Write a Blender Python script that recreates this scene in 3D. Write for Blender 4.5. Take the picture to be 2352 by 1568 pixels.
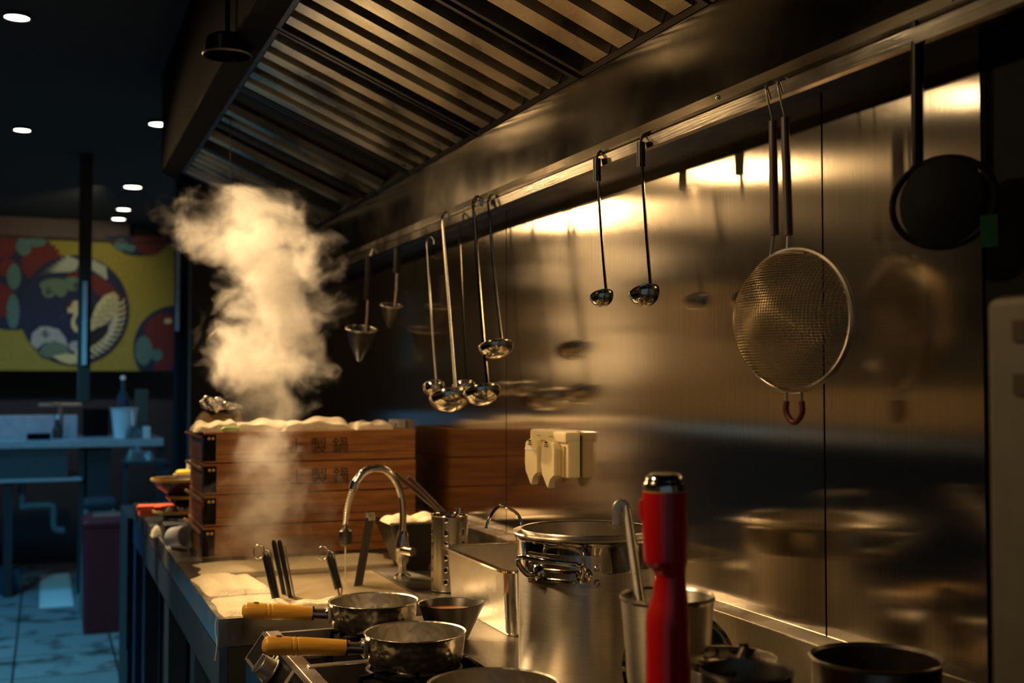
import bpy, bmesh, math, random
from mathutils import Vector, Matrix
random.seed(7)
sc = bpy.context.scene
for o in list(bpy.data.objects): bpy.data.objects.remove(o)
C = sc.collection
PI = math.pi
# ------------------------------------------------------------------ camera
F = 2700.0; YAW = math.radians(21.64); TILT = math.atan(96/F); CZ = 1.32
cd = bpy.data.cameras.new('camera'); cam = bpy.data.objects.new('camera', cd); C.objects.link(cam)
cd.sensor_width = 36; cd.lens = 36*F/2352; cd.clip_start = 0.05; cd.clip_end = 60
cam.location = (0, 0, CZ); cam.rotation_euler = (PI/2+TILT, 0, -YAW)
cd.dof.use_dof = True; cd.dof.focus_distance = 1.95; cd.dof.aperture_fstop = 4.2
sc.camera = cam
MR = cam.rotation_euler.to_matrix()
def ray(px, py): return MR @ Vector(((px-1176)/F, (784-py)/F, -1.0))
def hx(px, py, X):
    r = ray(px, py); t = X/r.x; return Vector((X, r.y*t, CZ+r.z*t))
def hy(px, py, Y):
    r = ray(px, py); t = Y/r.y; return Vector((r.x*t, Y, CZ+r.z*t))
def hz(px, py, Z):
    r = ray(px, py); t = (Z-CZ)/r.z; return Vector((r.x*t, r.y*t, Z))
def at(px, py, D):
    r = ray(px, py); return Vector((r.x*D, r.y*D, CZ+r.z*D))
# ------------------------------------------------------------------ world, exposure
w = bpy.data.worlds.new('world'); sc.world = w; w.use_nodes = True
w.node_tree.nodes['Background'].inputs[0].default_value = (0.36, 0.52, 0.60, 1)
w.node_tree.nodes['Background'].inputs[1].default_value = 0.17
sc.cycles.volume_bounces = 3
vs = sc.view_settings; vs.view_transform = 'Standard'; vs.look = 'None'; vs.gamma = 1; vs.exposure = 0.0; vs.use_curve_mapping = False
WARM = (1.0, 0.63, 0.28); COOL = (0.06, 0.46, 1.0)
def spot(name, loc, target, power, color, angle=100, blend=0.6, r=0.04):
    l = bpy.data.lights.new(name, 'SPOT'); l.energy = power; l.color = color; l.spot_size = math.radians(angle); l.spot_blend = blend; l.shadow_soft_size = r
    o = bpy.data.objects.new(name, l); C.objects.link(o); o.location = loc
    o.rotation_euler = (Vector(target)-Vector(loc)).to_track_quat('-Z', 'Y').to_euler(); return o
CEIL = 2.5
PENDANTS = [((-0.68, 4.15, 2.20), (0.60, 2.3, 0.40), 9), ((-0.50, 5.45, 2.20), (0.62, 3.3, 1.35), 34), ((-0.62, 1.55, 2.20), (0.75, 1.75, 0.75), 52), ((-0.16, 2.3, 2.03), (.60, 2.25, .86), 26)]
for p, t, e in PENDANTS: spot('pendant_light', p, t, e, WARM, {34: 52, 26: 74}.get(e, 88), 0.35, .10 if e == 34 else .04)
ROW1 = [(.465, 5.5), (.470, 7.33), (.475, 8.3), (.47, 8.8)]
ROW2 = [(-.10, 4.05), (-.115, 5.86), (-.10, 2.3)]
for y_ in (5.2, 7.0, 8.8): spot('side_counter_light', (-1.25, y_, CEIL-.10), (-2.15, y_, 1.3), 36, WARM, 95, .8, .05)
spot('aisle_light', (-.10, 4.05, CEIL-.05), (.50, 3.0, 1.52), 480, (1, .66, .33), 33, .8, .04)
spot('crockery_light', (-.10, 4.05, CEIL-.05), (.40, 3.78, .95), 200, (1, .78, .50), 30, .6, .04)
spot('kitchen_cool_light', (-.50, 7.4, 2.35), (-.1, 8.0, .85), 55, COOL, 120, .8, .10)
spot('floor_cool_light', (-1.0, 5.2, 2.45), (-0.1, 6.0, 0), 340, (.10, .50, .78), 100, .8, .12)
spot('curtain_light', (.30, 7.33, CEIL-.05), (-.1, 9.0, 1.7), 45, (1, .82, .50), 75, .8, .05)
# ------------------------------------------------------------------ materials
def mat(name): 
    m = bpy.data.materials.new(name); m.use_nodes = True
    nt = m.node_tree; return m, nt, nt.nodes['Principled BSDF']
def col(c): return (c[0], c[1], c[2], 1)
def plain(name, c, rough=.5, metal=0, emit=None, es=0, spec=.5, coat=0, var=0.12, scale=30, bump=0.0):
    m, nt, b = mat(name)
    b.inputs['Roughness'].default_value = rough; b.inputs['Metallic'].default_value = metal
    b.inputs['Specular IOR Level'].default_value = spec; b.inputs['Coat Weight'].default_value = coat
    tc = nt.nodes.new('ShaderNodeTexCoord'); n = nt.nodes.new('ShaderNodeTexNoise'); n.inputs['Scale'].default_value = scale; n.inputs['Detail'].default_value = 4
    nt.links.new(tc.outputs['Object'], n.inputs['Vector'])
    r = nt.nodes.new('ShaderNodeValToRGB'); r.color_ramp.elements[0].position = .3; r.color_ramp.elements[1].position = .75
    r.color_ramp.elements[0].color = col([x*(1-var) for x in c]); r.color_ramp.elements[1].color = col([min(1, x*(1+var)) for x in c])
    nt.links.new(n.outputs['Fac'], r.inputs['Fac']); nt.links.new(r.outputs['Color'], b.inputs['Base Color'])
    if bump:
        bp = nt.nodes.new('ShaderNodeBump'); bp.inputs['Strength'].default_value = bump; bp.inputs['Distance'].default_value = .004
        nt.links.new(n.outputs['Fac'], bp.inputs['Height']); nt.links.new(bp.outputs['Normal'], b.inputs['Normal'])
    if emit: b.inputs['Emission Color'].default_value = col(emit); b.inputs['Emission Strength'].default_value = es
    return m
def steel(name, c=(.62, .57, .50), rough=.22, grain=(1, 1, 1), gb=.25, rv=.12, metal=1.0, dist=.0006, gscale=60, smear=None):
    m, nt, b = mat(name); b.inputs['Metallic'].default_value = metal
    tc = nt.nodes.new('ShaderNodeTexCoord'); mp = nt.nodes.new('ShaderNodeMapping'); mp.inputs['Scale'].default_value = grain
    nt.links.new(tc.outputs['Object'], mp.inputs['Vector'])
    n = nt.nodes.new('ShaderNodeTexNoise'); n.inputs['Scale'].default_value = gscale; n.inputs['Detail'].default_value = 5
    nt.links.new(mp.outputs['Vector'], n.inputs['Vector'])
    n2 = nt.nodes.new('ShaderNodeTexNoise'); n2.inputs['Scale'].default_value = 6; n2.inputs['Detail'].default_value = 5; nt.links.new(tc.outputs['Object'], n2.inputs['Vector'])
    mr = nt.nodes.new('ShaderNodeMapRange'); mr.inputs['From Min'].default_value = .3; mr.inputs['From Max'].default_value = .7
    mr.inputs['To Min'].default_value = rough-rv*.5; mr.inputs['To Max'].default_value = rough+rv
    nt.links.new(n2.outputs['Fac'], mr.inputs['Value']); nt.links.new(mr.outputs['Result'], b.inputs['Roughness'])
    r = nt.nodes.new('ShaderNodeValToRGB'); r.color_ramp.elements[0].position = .3; r.color_ramp.elements[1].position = .7
    r.color_ramp.elements[0].color = col([x*.85 for x in c]); r.color_ramp.elements[1].color = col(c)
    nt.links.new(n.outputs['Fac'], r.inputs['Fac']); nt.links.new(r.outputs['Color'], b.inputs['Base Color'])
    bp = nt.nodes.new('ShaderNodeBump'); bp.inputs['Strength'].default_value = gb; bp.inputs['Distance'].default_value = dist
    nt.links.new(n.outputs['Fac'], bp.inputs['Height']); nt.links.new(bp.outputs['Normal'], b.inputs['Normal'])
    return m
M = {}
M['steel'] = steel('brushed_steel', rough=.26)
M['mirror'] = steel('polished_steel', (.72, .68, .60), .08, gb=.05, rv=.06)
M['pot'] = steel('pot_steel', (.78, .74, .65), .40, (1, 1, 14), .3, gscale=40)
pm = M['pot']; _b = pm.node_tree.nodes['Principled BSDF']; _t = pm.node_tree.nodes.new('ShaderNodeTangent'); _t.direction_type = 'RADIAL'; _t.axis = 'Z'
pm.node_tree.links.new(_t.outputs[0], _b.inputs['Tangent']); _b.inputs['Anisotropic'].default_value = .8; _b.inputs['Anisotropic Rotation'].default_value = 0.25
M['dull'] = steel('dull_steel', (.42, .40, .36), .38)
M['darkpot'] = steel('dark_pot_steel', (.20, .18, .15), .30)  # pot steel in a darker, smoother tone
M['dullbright'] = steel('satin_steel', (.70, .66, .58), .42)
M['darksteel'] = steel('dark_steel', (.13, .125, .115), .36)
M['beam'] = steel('beam_steel', (.13, .118, .10), .12, gb=.03, rv=.05, metal=1.0)
M['slat'] = steel('filter_steel', (.88, .78, .56), .28, (14, 1, 1), .3, rv=.2)
M['railsteel'] = steel('rail_steel', (.40, .37, .32), .16, (1, .2, 6), .2)
M['top'] = steel('worktop_steel', (.60, .56, .48), .24, (1, 8, 1), .4, rv=.2)
M['black'] = plain('black_enamel', (.004, .004, .005), .3, spec=.08)
M['blackplastic'] = plain('black_plastic', (.010, .010, .010), .28)
M['dark'] = plain('dark_paint', (.014, .015, .017), .6)
M['ceil'] = plain('ceiling_paint', (.020, .024, .028), .85)
M['hood'] = plain('hood_paint', (.006, .007, .009), .75, spec=.05)
M['wallback'] = plain('back_wall_paint', (.022, .018, .018), .75)
M['post'] = plain('dark_brown_post', (.012, .007, .005), .6)
M['strip'] = plain('pale_glint', (.30, .33, .37), .4)
M['farsteel'] = plain('far_worktop_steel', (.42, .45, .47), .32, metal=.25)
M['farpanel'] = plain('far_cabinet_panel', (.045, .052, .056), .6)
M['baggrey'] = plain('clear_bag_film', (.09, .10, .10), .35)
M['darkgreenbrown'] = plain('brown_glass', (.05, .04, .025), .2)
M['farpaper'] = plain('dull_paper', (.09, .08, .05), .8)
M['sidewall'] = plain('cream_plaster', (.55, .42, .25), .8)
M['brownbeam'] = plain('brown_lintel', (.035, .014, .010), .6)
M['red'] = plain('red_lacquer', (.55, .008, .010), .28, coat=.2, var=.05)
M['redbin'] = plain('bin_maroon', (.10, .006, .010), .45)
M['white'] = plain('white_plastic', (.75, .74, .70), .4, var=.03)
M['cream'] = plain('cream_plastic', (.80, .68, .40), .38, var=.03)
M['creamshade'] = plain('cream_plastic_groove', (.48, .34, .12), .5, var=.03)
M['cloth'] = plain('towel_cloth', (.72, .62, .42), .95, scale=180, bump=.6, var=.10)
M['cloth2'] = plain('steaming_cloth', (.70, .60, .44), .95, scale=120, bump=.5, var=.08)
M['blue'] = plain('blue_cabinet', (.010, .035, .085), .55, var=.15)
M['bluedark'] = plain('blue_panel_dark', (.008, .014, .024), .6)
M['maroon'] = plain('maroon_grip', (.10, .012, .014), .45)
M['brownrod'] = plain('dark_brown_grip', (.028, .012, .010), .45)
M['yellow'] = plain('yellow_skin', (.95, .62, .02), .5)
M['gold'] = plain('gold_glaze', (.62, .42, .10), .3)
M['bowldark'] = plain('maroon_bowl', (.06, .010, .010), .4)
M['redorange'] = plain('orange_plastic', (.90, .13, .06), .45)
M['green'] = plain('green_plastic', (.35, .55, .06), .45)
M['foil'] = steel('crumpled_foil', (.95, .93, .88), .2, gb=.9, dist=.01, gscale=30)
M['brownpaper'] = plain('brown_paper', (.30, .20, .09), .8, bump=.5)
M['sauce'] = plain('brown_sauce', (.45, .17, .03), .25)
M['ink'] = plain('black_ink', (.02, .012, .008), .7)
M['bottle'] = plain('blue_glass', (.015, .05, .08), .1)
M['greyblue'] = plain('grey_cabinet', (.10, .13, .15), .5)
M['postbeige'] = plain('beige_metal', (.085, .08, .06), .55)
M['checker'] = plain('checked_cloth', (.32, .24, .15), .9, scale=260, var=.6)
M['emit'] = plain('lamp_diffuser', (1, 1, 1), .5, emit=(1, .90, .72), es=14)
M['emitwarm'] = plain('bulb_glow', (1, 1, 1), .5, emit=(1, .70, .36), es=30)
def wood(name, c1, c2, sc_=(1, 12, 12), rough=.45, coat=0, s=5):
    m, nt, b = mat(name); tc = nt.nodes.new('ShaderNodeTexCoord'); mp = nt.nodes.new('ShaderNodeMapping'); mp.inputs['Scale'].default_value = sc_
    n = nt.nodes.new('ShaderNodeTexNoise'); n.inputs['Scale'].default_value = s; n.inputs['Detail'].default_value = 8; n.inputs['Distortion'].default_value = .6
    r = nt.nodes.new('ShaderNodeValToRGB'); r.color_ramp.elements[0].position = .32; r.color_ramp.elements[1].position = .68
    r.color_ramp.elements[0].color = col(c1); r.color_ramp.elements[1].color = col(c2)
    nt.links.new(tc.outputs['Object'], mp.inputs['Vector']); nt.links.new(mp.outputs['Vector'], n.inputs['Vector'])
    nt.links.new(n.outputs['Fac'], r.inputs['Fac']); nt.links.new(r.outputs['Color'], b.inputs['Base Color'])
    bp = nt.nodes.new('ShaderNodeBump'); bp.inputs['Strength'].default_value = .3; bp.inputs['Distance'].default_value = .001
    nt.links.new(n.outputs['Fac'], bp.inputs['Height']); nt.links.new(bp.outputs['Normal'], b.inputs['Normal'])
    b.inputs['Roughness'].default_value = rough; b.inputs['Coat Weight'].default_value = coat
    return m
M['wood'] = wood('steamer_wood', (.17, .055, .012), (.36, .15, .035), (1, 10, 14))
M['handlewood'] = wood('handle_wood', (.62, .30, .03), (.80, .43, .06), (1.5, 14, 14), .35, .2, 8)
# hammered metal
def hammered(name, c, rough):
    m, nt, b = mat(name); b.inputs['Metallic'].default_value = 1; b.inputs['Base Color'].default_value = col(c); b.inputs['Roughness'].default_value = rough
    tc = nt.nodes.new('ShaderNodeTexCoord'); v = nt.nodes.new('ShaderNodeTexVoronoi'); v.inputs['Scale'].default_value = 90; v.feature = 'SMOOTH_F1'
    nt.links.new(tc.outputs['Object'], v.inputs['Vector'])
    bp = nt.nodes.new('ShaderNodeBump'); bp.inputs['Strength'].default_value = .7; bp.inputs['Distance'].default_value = .0020
    nt.links.new(v.outputs['Distance'], bp.inputs['Height']); nt.links.new(bp.outputs['Normal'], b.inputs['Normal'])
    return m
M['hammer'] = hammered('hammered_steel', (.72, .67, .58), .24)
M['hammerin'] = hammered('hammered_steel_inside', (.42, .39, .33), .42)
# brushed steel wall: vertical grain spreads highlights sideways
def wallmat():
    m, nt, b = mat('brushed_wall_steel'); b.inputs['Metallic'].default_value = 1.0
    tc = nt.nodes.new('ShaderNodeTexCoord'); mp = nt.nodes.new('ShaderNodeMapping'); mp.inputs['Scale'].default_value = (1, 1, .02)
    n = nt.nodes.new('ShaderNodeTexNoise'); n.inputs['Scale'].default_value = 260; n.inputs['Detail'].default_value = 4
    nt.links.new(tc.outputs['Object'], mp.inputs['Vector']); nt.links.new(mp.outputs['Vector'], n.inputs['Vector'])
    r = nt.nodes.new('ShaderNodeValToRGB'); r.color_ramp.elements[0].position = .25; r.color_ramp.elements[1].position = .75
    r.color_ramp.elements[0].color = (.50, .45, .38, 1); r.color_ramp.elements[1].color = (.60, .54, .45, 1)
    nt.links.new(n.outputs['Fac'], r.inputs['Fac']); nt.links.new(r.outputs['Color'], b.inputs['Base Color'])
    n2 = nt.nodes.new('ShaderNodeTexNoise'); n2.inputs['Scale'].default_value = 3; n2.inputs['Detail'].default_value = 6; nt.links.new(tc.outputs['Object'], n2.inputs['Vector'])
    mr = nt.nodes.new('ShaderNodeMapRange'); mr.inputs['To Min'].default_value = .10; mr.inputs['To Max'].default_value = .14
    nt.links.new(n2.outputs['Fac'], mr.inputs['Value']); nt.links.new(mr.outputs['Result'], b.inputs['Roughness'])
    b.inputs['Anisotropic'].default_value = .88; b.inputs['Anisotropic Rotation'].default_value = 0.0
    t = nt.nodes.new('ShaderNodeCombineXYZ'); t.inputs[1].default_value = 1.0; t.inputs[2].default_value = 0.0
    nt.links.new(t.outputs[0], b.inputs['Tangent'])
    bp = nt.nodes.new('ShaderNodeBump'); bp.inputs['Strength'].default_value = .08; bp.inputs['Distance'].default_value = .0004
    nt.links.new(n.outputs['Fac'], bp.inputs['Height']); nt.links.new(bp.outputs['Normal'], b.inputs['Normal'])
    return m
M['wall'] = wallmat()
def tilemat():
    m, nt, b = mat('floor_tiles'); tc = nt.nodes.new('ShaderNodeTexCoord')
    br = nt.nodes.new('ShaderNodeTexBrick'); br.offset = 0; br.inputs['Scale'].default_value = 1; br.inputs['Brick Width'].default_value = .45; br.inputs['Row Height'].default_value = .45
    br.inputs['Mortar Size'].default_value = .006; br.inputs['Color1'].default_value = (.20, .21, .21, 1); br.inputs['Color2'].default_value = (.24, .25, .25, 1); br.inputs['Mortar'].default_value = (.03, .03, .03, 1)
    mp = nt.nodes.new('ShaderNodeMapping'); mp.inputs['Location'].default_value = (.12, .1, 0)
    nt.links.new(tc.outputs['Object'], mp.inputs['Vector']); nt.links.new(mp.outputs['Vector'], br.inputs['Vector'])
    n = nt.nodes.new('ShaderNodeTexNoise'); n.inputs['Scale'].default_value = 5; n.inputs['Detail'].default_value = 6
    nt.links.new(tc.outputs['Object'], n.inputs['Vector'])
    r = nt.nodes.new('ShaderNodeValToRGB'); r.color_ramp.elements[0].position = .36; r.color_ramp.elements[1].position = .48; r.color_ramp.elements[0].color = (.25, .25, .25, 1)
    nt.links.new(n.outputs['Fac'], r.inputs['Fac'])
    mx = nt.nodes.new('ShaderNodeMixRGB'); mx.blend_type = 'MULTIPLY'; mx.inputs[0].default_value = 1
    nt.links.new(br.outputs['Color'], mx.inputs[1]); nt.links.new(r.outputs['Color'], mx.inputs[2]); nt.links.new(mx.outputs[0], b.inputs['Base Color'])
    b.inputs['Roughness'].default_value = .42
    return m
M['tile'] = tilemat()
# ------------------------------------------------------------------ mesh helpers
def nb(): return bmesh.new()
def box(bm, x0, x1, y0, y1, z0, z1, bev=0):
    vs_ = [bm.verts.new((x, y, z)) for x in (x0, x1) for y in (y0, y1) for z in (z0, z1)]
    fs = [bm.faces.new([vs_[i] for i in q]) for q in ((0, 1, 3, 2), (4, 6, 7, 5), (0, 4, 5, 1), (2, 3, 7, 6), (0, 2, 6, 4), (1, 5, 7, 3))]
    if bev:
        es = list({e for f in fs for e in f.edges}); bmesh.ops.bevel(bm, geom=es, offset=bev, segments=2, affect='EDGES', profile=.5)
    return bm
def lathe(bm, prof, seg=48, cx=0, cy=0, close=False, offs=None):
    rings = []
    for i, (r, z) in enumerate(prof):
        ox, oy = offs[i] if offs else (0, 0)
        if r < 1e-6: rings.append([bm.verts.new((cx+ox, cy+oy, z))])
        else: rings.append([bm.verts.new((cx+ox+r*math.cos(2*PI*k/seg), cy+oy+r*math.sin(2*PI*k/seg), z)) for k in range(seg)])
    for a, b in zip(rings, rings[1:]):
        for k in range(seg):
            k2 = (k+1) % seg
            if len(a) == 1 and len(b) == 1: continue
            if len(a) == 1: bm.faces.new((a[0], b[k], b[k2]))
            elif len(b) == 1: bm.faces.new((a[k], b[0], a[k2]))
            else: bm.faces.new((a[k], b[k], b[k2], a[k2]))
    return bm
def tube(bm, pts, r, seg=10, closed=False, cap=True, flat=None):
    pts = [Vector(p) for p in pts]; n = len(pts); rings = []; up = None
    rr = r if isinstance(r, (list, tuple)) else [r]*n
    for i, p in enumerate(pts):
        if closed: t = (pts[(i+1) % n]-pts[i-1]).normalized()
        else: t = (pts[min(i+1, n-1)]-pts[max(i-1, 0)]).normalized()
        if up is None:
            up = t.cross(Vector((0, 0, 1)))
            if up.length < .1: up = t.cross(Vector((0, 1, 0)))
            up.normalize()
        else: up = (up-t*up.dot(t)).normalized()
        v = t.cross(up)
        fa = flat if flat else 1
        rings.append([bm.verts.new(p+up*math.cos(2*PI*k/seg)*rr[i]*fa+v*math.sin(2*PI*k/seg)*rr[i]) for k in range(seg)])
    L = list(zip(rings, rings[1:]))+([(rings[-1], rings[0])] if closed else [])
    for a, b in L:
        for k in range(seg): bm.faces.new((a[k], a[(k+1) % seg], b[(k+1) % seg], b[k]))
    if cap and not closed: bm.faces.new(rings[0][::-1]); bm.faces.new(rings[-1])
    return bm
def prism(bm, poly, d, origin=(0, 0, 0), u=(1, 0, 0), v=(0, 0, 1), nrm=(0, 1, 0)):
    o, u, v, nrm = map(Vector, (origin, u, v, nrm))
    a = [bm.verts.new(o+u*p[0]+v*p[1]) for p in poly]; b = [bm.verts.new(o+u*p[0]+v*p[1]+nrm*d) for p in poly]
    bm.faces.new(a); bm.faces.new(b[::-1]); n = len(poly)
    for i in range(n): bm.faces.new((a[i], b[i], b[(i+1) % n], a[(i+1) % n]))
    return bm
def smoothpath(pts, k=6, closed=False):
    pts = [Vector(p) for p in pts]; out = []; n = len(pts)
    rng = range(n if closed else n-1)
    for i in rng:
        p0 = pts[i-1] if (closed or i > 0) else pts[0]; p1 = pts[i]; p2 = pts[(i+1) % n]; p3 = pts[(i+2) % n] if (closed or i+2 < n) else pts[-1]
        for j in range(k):
            t = j/k; out.append(.5*((2*p1)+(p2-p0)*t+(2*p0-5*p1+4*p2-p3)*t*t+(3*p1-p0-3*p2+p3)*t**3))
    if not closed: out.append(pts[-1])
    return out
def obj(name, bm, m, parent=None, smooth=True, loc=None, rot=None, sub=0, solid=0):
    bmesh.ops.recalc_face_normals(bm, faces=bm.faces)
    me = bpy.data.meshes.new(name); bm.to_mesh(me); bm.free()
    if smooth:
        for p in me.polygons: p.use_smooth = True
        try: me.set_sharp_from_angle(angle=math.radians(38))
        except Exception: pass
    me.materials.append(m); o = bpy.data.objects.new(name, me); C.objects.link(o)
    if parent: o.parent = parent
    if loc is not None: o.location = loc
    if rot is not None: o.rotation_euler = rot
    if solid: s = o.modifiers.new('solid', 'SOLIDIFY'); s.thickness = solid; s.offset = 0
    if smooth and len(me.polygons) < 400:
        wn = o.modifiers.new('wn', 'WEIGHTED_NORMAL'); wn.keep_sharp = True
    if sub: s = o.modifiers.new('sub', 'SUBSURF'); s.levels = sub; s.render_levels = sub
    return o
def tag(o, label=None, cat=None, group=None, kind=None):
    if label: o['label'] = label
    if cat: o['category'] = cat
    if group: o['group'] = group
    if kind: o['kind'] = kind
    return o
def thing(name, label, cat, loc=(0, 0, 0), rot=(0, 0, 0), group=None):
    o = bpy.data.objects.new(name, None); C.objects.link(o); o.location = loc; o.rotation_euler = rot; o.empty_display_size = .05
    return tag(o, label, cat, group)
def struct(name, bm, m, smooth=False, label=None):
    o = obj(name, bm, m, None, smooth); o['kind'] = 'structure'
    if label: o['label'] = label
    return o
def dup(root, loc, rot=None, label=None, group=None):
    r = root.copy(); C.objects.link(r); r.location = loc
    if rot is not None: r.rotation_euler = rot
    if label: r['label'] = label
    if group: r['group'] = group
    for ch in list(root.children):
        c = ch.copy(); C.objects.link(c); c.parent = r
        for g in ch.children: d = g.copy(); C.objects.link(d); d.parent = c
    return r
# ------------------------------------------------------------------ setting
struct('floor', box(nb(), -4, 1.1, -1.2, 11, -.05, 0), M['tile'])
struct('ceiling', box(nb(), -4, 1.1, -1.2, 11, CEIL, CEIL+.1), M['ceil'])
WY0 = hx(2257, 500, 1.0).y
b = nb(); seams = [hx(1893, 900, 1).y, hx(1163, 900, 1).y, hx(772, 900, 1).y, 5.0]
ys = [WY0]+seams
for a_, b_ in zip(ys, ys[1:]): box(b, 1.0, 1.03, a_+.002, b_-.002, 0, CEIL)
box(b, 1.02, 1.06, WY0, 5.0, 0, CEIL)
struct('wall_right', b, M['wall'])
struct('wall_right_front', box(nb(), 1.0, 1.06, -1.2, WY0-.003, 0, CEIL), M['hood'])
struct('wall_back', box(nb(), -4, 1.1, 9.35, 9.45, 0, CEIL), M['wallback'])
struct('wall_end', box(nb(), .56, 1.06, 5.02, 5.12, 0, CEIL), M['dark'])
struct('trim_1', box(nb(), -4, .56, 9.02, 9.34, hy(200, 545, 9.0).z-.02, CEIL), M['brownbeam'])
struct('wall_left', box(nb(), -2.3, -2.2, -1.2, 9.35, 0, CEIL), M['sidewall'])
t = thing('side_counter', 'long counter across the aisle, outside the picture', 'counter', (0, 0, 0))
obj('body', box(nb(), -2.19, -1.72, .6, 9.0, 0, 1.04), M['dark'], t, False); obj('worktop', box(nb(), -2.199, -1.68, .6, 9.0, 1.04, 1.08, .004), M['dark'], t, False); obj('edge', box(nb(), -1.684, -1.679, .6, 9.0, 1.025, 1.079), M['white'], t, False)
t = thing('wall_cabinet', 'dark wall cabinets added across the aisle to bound the mirrored light, outside the picture', 'cabinet', (0, 0, 0)); obj('body', box(nb(), -2.199, -1.95, .6, 6.4, 1.58, CEIL-.001), M['dark'], t, False); obj('body', box(nb(), -2.199, -1.95, 6.402, 9.0, 2.12, CEIL-.001), M['dark'], t, False)  # unseen cabinets, undersides shaped to darken the steel wall's reflection
# upstand behind the worktop
SZ = CZ-.346; CT = .86
b = nb(); box(b, .955, .9995, WY0, 4.9, CT, SZ, .002); struct('trim_2', b, M['top'], label='steel upstand ledge along the wall above the worktop')
# window posts of the divider
def post(px0, px1, Y, py0, py1, nm):
    a = hy(px0, py0, Y); c = hy(px1, py1, Y); b = nb(); box(b, a.x, c.x, Y, Y+.08, max(0, min(a.z, c.z)), max(a.z, c.z), .006)
    return b
b = post(185, 207, 6.4, 300, 925, 'x'); t = struct('trim_3', b, M['post'])
a = hy(192, 650, 6.39); c = hy(199, 838, 6.39); 
b = nb(); box(b, hy(405, 600, 6.0).x, hy(432, 600, 6.0).x, 6.0, 6.1, 0, CEIL, .01); struct('trim_4', b, M['hood'])
# pale strips added to stand for the glints on the posts
obj('glint_strip', box(nb(), hy(190, 650, 6.39).x, hy(199, 838, 6.39).x, 6.385, 6.395, hy(190, 838, 6.39).z, hy(190, 645, 6.39).z, .002), M['strip'])
tag(bpy.data.objects['glint_strip'], 'narrow pale strip standing for a glint on the brown post in front of the crane curtain', 'painted glint')
o = obj('glint_strip', box(nb(), hy(404, 600, 5.99).x, hy(411, 838, 5.99).x, 5.985, 5.995, hy(404, 760, 5.99).z, hy(404, 538, 5.99).z, .002), M['strip'])
tag(o, 'narrow pale strip standing for a glint on the dark pillar beside the steam', 'painted glint')
# ------------------------------------------------------------------ hood
GX = .93; A = Vector((GX, 0, CZ+.578)); L = Vector((.457, 0, CZ+.78))
HY0, HY1 = .9, 4.62
hood = thing('extractor_hood', 'long dark stainless extractor hood running along the wall above the cooking line', 'extractor hood', (0, 0, 0))
b = nb(); box(b, GX, 1.0, HY0, HY1, CZ+.432, CZ+.60, .002); obj('gutter', b, M['beam'], hood)
b = nb(); prism(b, [(.40, L.z+.02), (.457, L.z-.005), (.457, L.z+.04), (.44, CEIL), (.40, CEIL)], HY1-HY0, (0, HY0, 0)); obj('fascia', b, M['hood'], hood, False)
b = nb(); box(b, .44, 1.0, HY0, HY1, CEIL-.03, CEIL-.005); obj('top_panel', b, M['dark'], hood, False)
for yy, nm in ((HY1-.02, 'end_panel'), (HY0, 'end_panel')):
    b = nb(); prism(b, [(.40, L.z+.02), (.457, L.z-.005), (GX, A.z), (1.0, A.z), (1.0, CEIL), (.40, CEIL)], .02, (0, yy, 0)); obj(nm, b, M['hood'], hood, False)
sl = (L-A); sln = sl.normalized(); LEN = sl.length; nrm = Vector((-sln.z, 0, sln.x)); 
if nrm.z < 0: nrm = -nrm
def filt(y0, y1, slats, label, wid=.050, blank=False):
    t = thing('baffle_filter', label, 'hood filter', (A.x, y0, A.z), group=None)
    def P(s, n, y): v = sln*s+nrm*n; return (v.x, y-y0, v.z)
    def qbox(bm, s0, s1, n0, n1, ya, yb):
        vs_ = [bm.verts.new(P(s, n, y)) for s in (s0, s1) for y in (ya, yb) for n in (n0, n1)]
        for q in ((0, 1, 3, 2), (4, 6, 7, 5), (0, 4, 5, 1), (2, 3, 7, 6), (0, 2, 6, 4), (1, 5, 7, 3)): bm.faces.new([vs_[i] for i in q])
    b = nb()
    qbox(b, .0, .012, -.004, .03, y0, y1); qbox(b, LEN-.012, LEN, -.004, .03, y0, y1)
    qbox(b, .012, LEN-.012, -.004, .03, y0, y0+.012); qbox(b, .012, LEN-.012, -.004, .03, y1-.012, y1)
    obj('frame', b, M['darksteel'], t, False)
    b = nb()
    for y in slats:
        w2 = wid/2
        qbox(b, .014, LEN-.014, -.004, -.002, y-w2, y+w2); qbox(b, .014, LEN-.014, -.002, .018, y-w2, y-w2+.002); qbox(b, .014, LEN-.014, -.002, .018, y+w2-.002, y+w2)
    if slats: obj('slats', b, M['slat'], t, False)
    b = nb(); qbox(b, .012, LEN-.012, .026, .03, y0+.012, y1-.012)
    obj('gap_shade', b, M['black'], t, False)  # black sheet added to stand for the shade in the slat gaps
    return t
def rng(a, n, p=.095): return [a+i*p for i in range(n)]
filt(1.02, 1.52, rng(1.08, 5), 'hood filter nearest the camera, cut off by the top of the picture')
filt(1.53, 1.98, rng(1.585, 4, .097), 'dim hood filter second from the near end, above the round sieve', .055)
filt(2.0, 2.55, rng(2.087, 5, .0955), 'bright hood filter with a diagonal golden reflection across its slats')
filt(2.56, 3.10, rng(2.651, 5, .098), 'hood filter between the brightest one and the plain dark panel')
filt(3.11, 3.56, [3.383, 3.473], 'hood filter with a wide dark blank part and two slats', .045)
filt(3.57, 3.93, [3.76], 'hood filter with a single bright slat', .045)
filt(3.94, 4.45, rng(3.97, 6, .085), 'farthest hood filter, half veiled by steam', .04)
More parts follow.
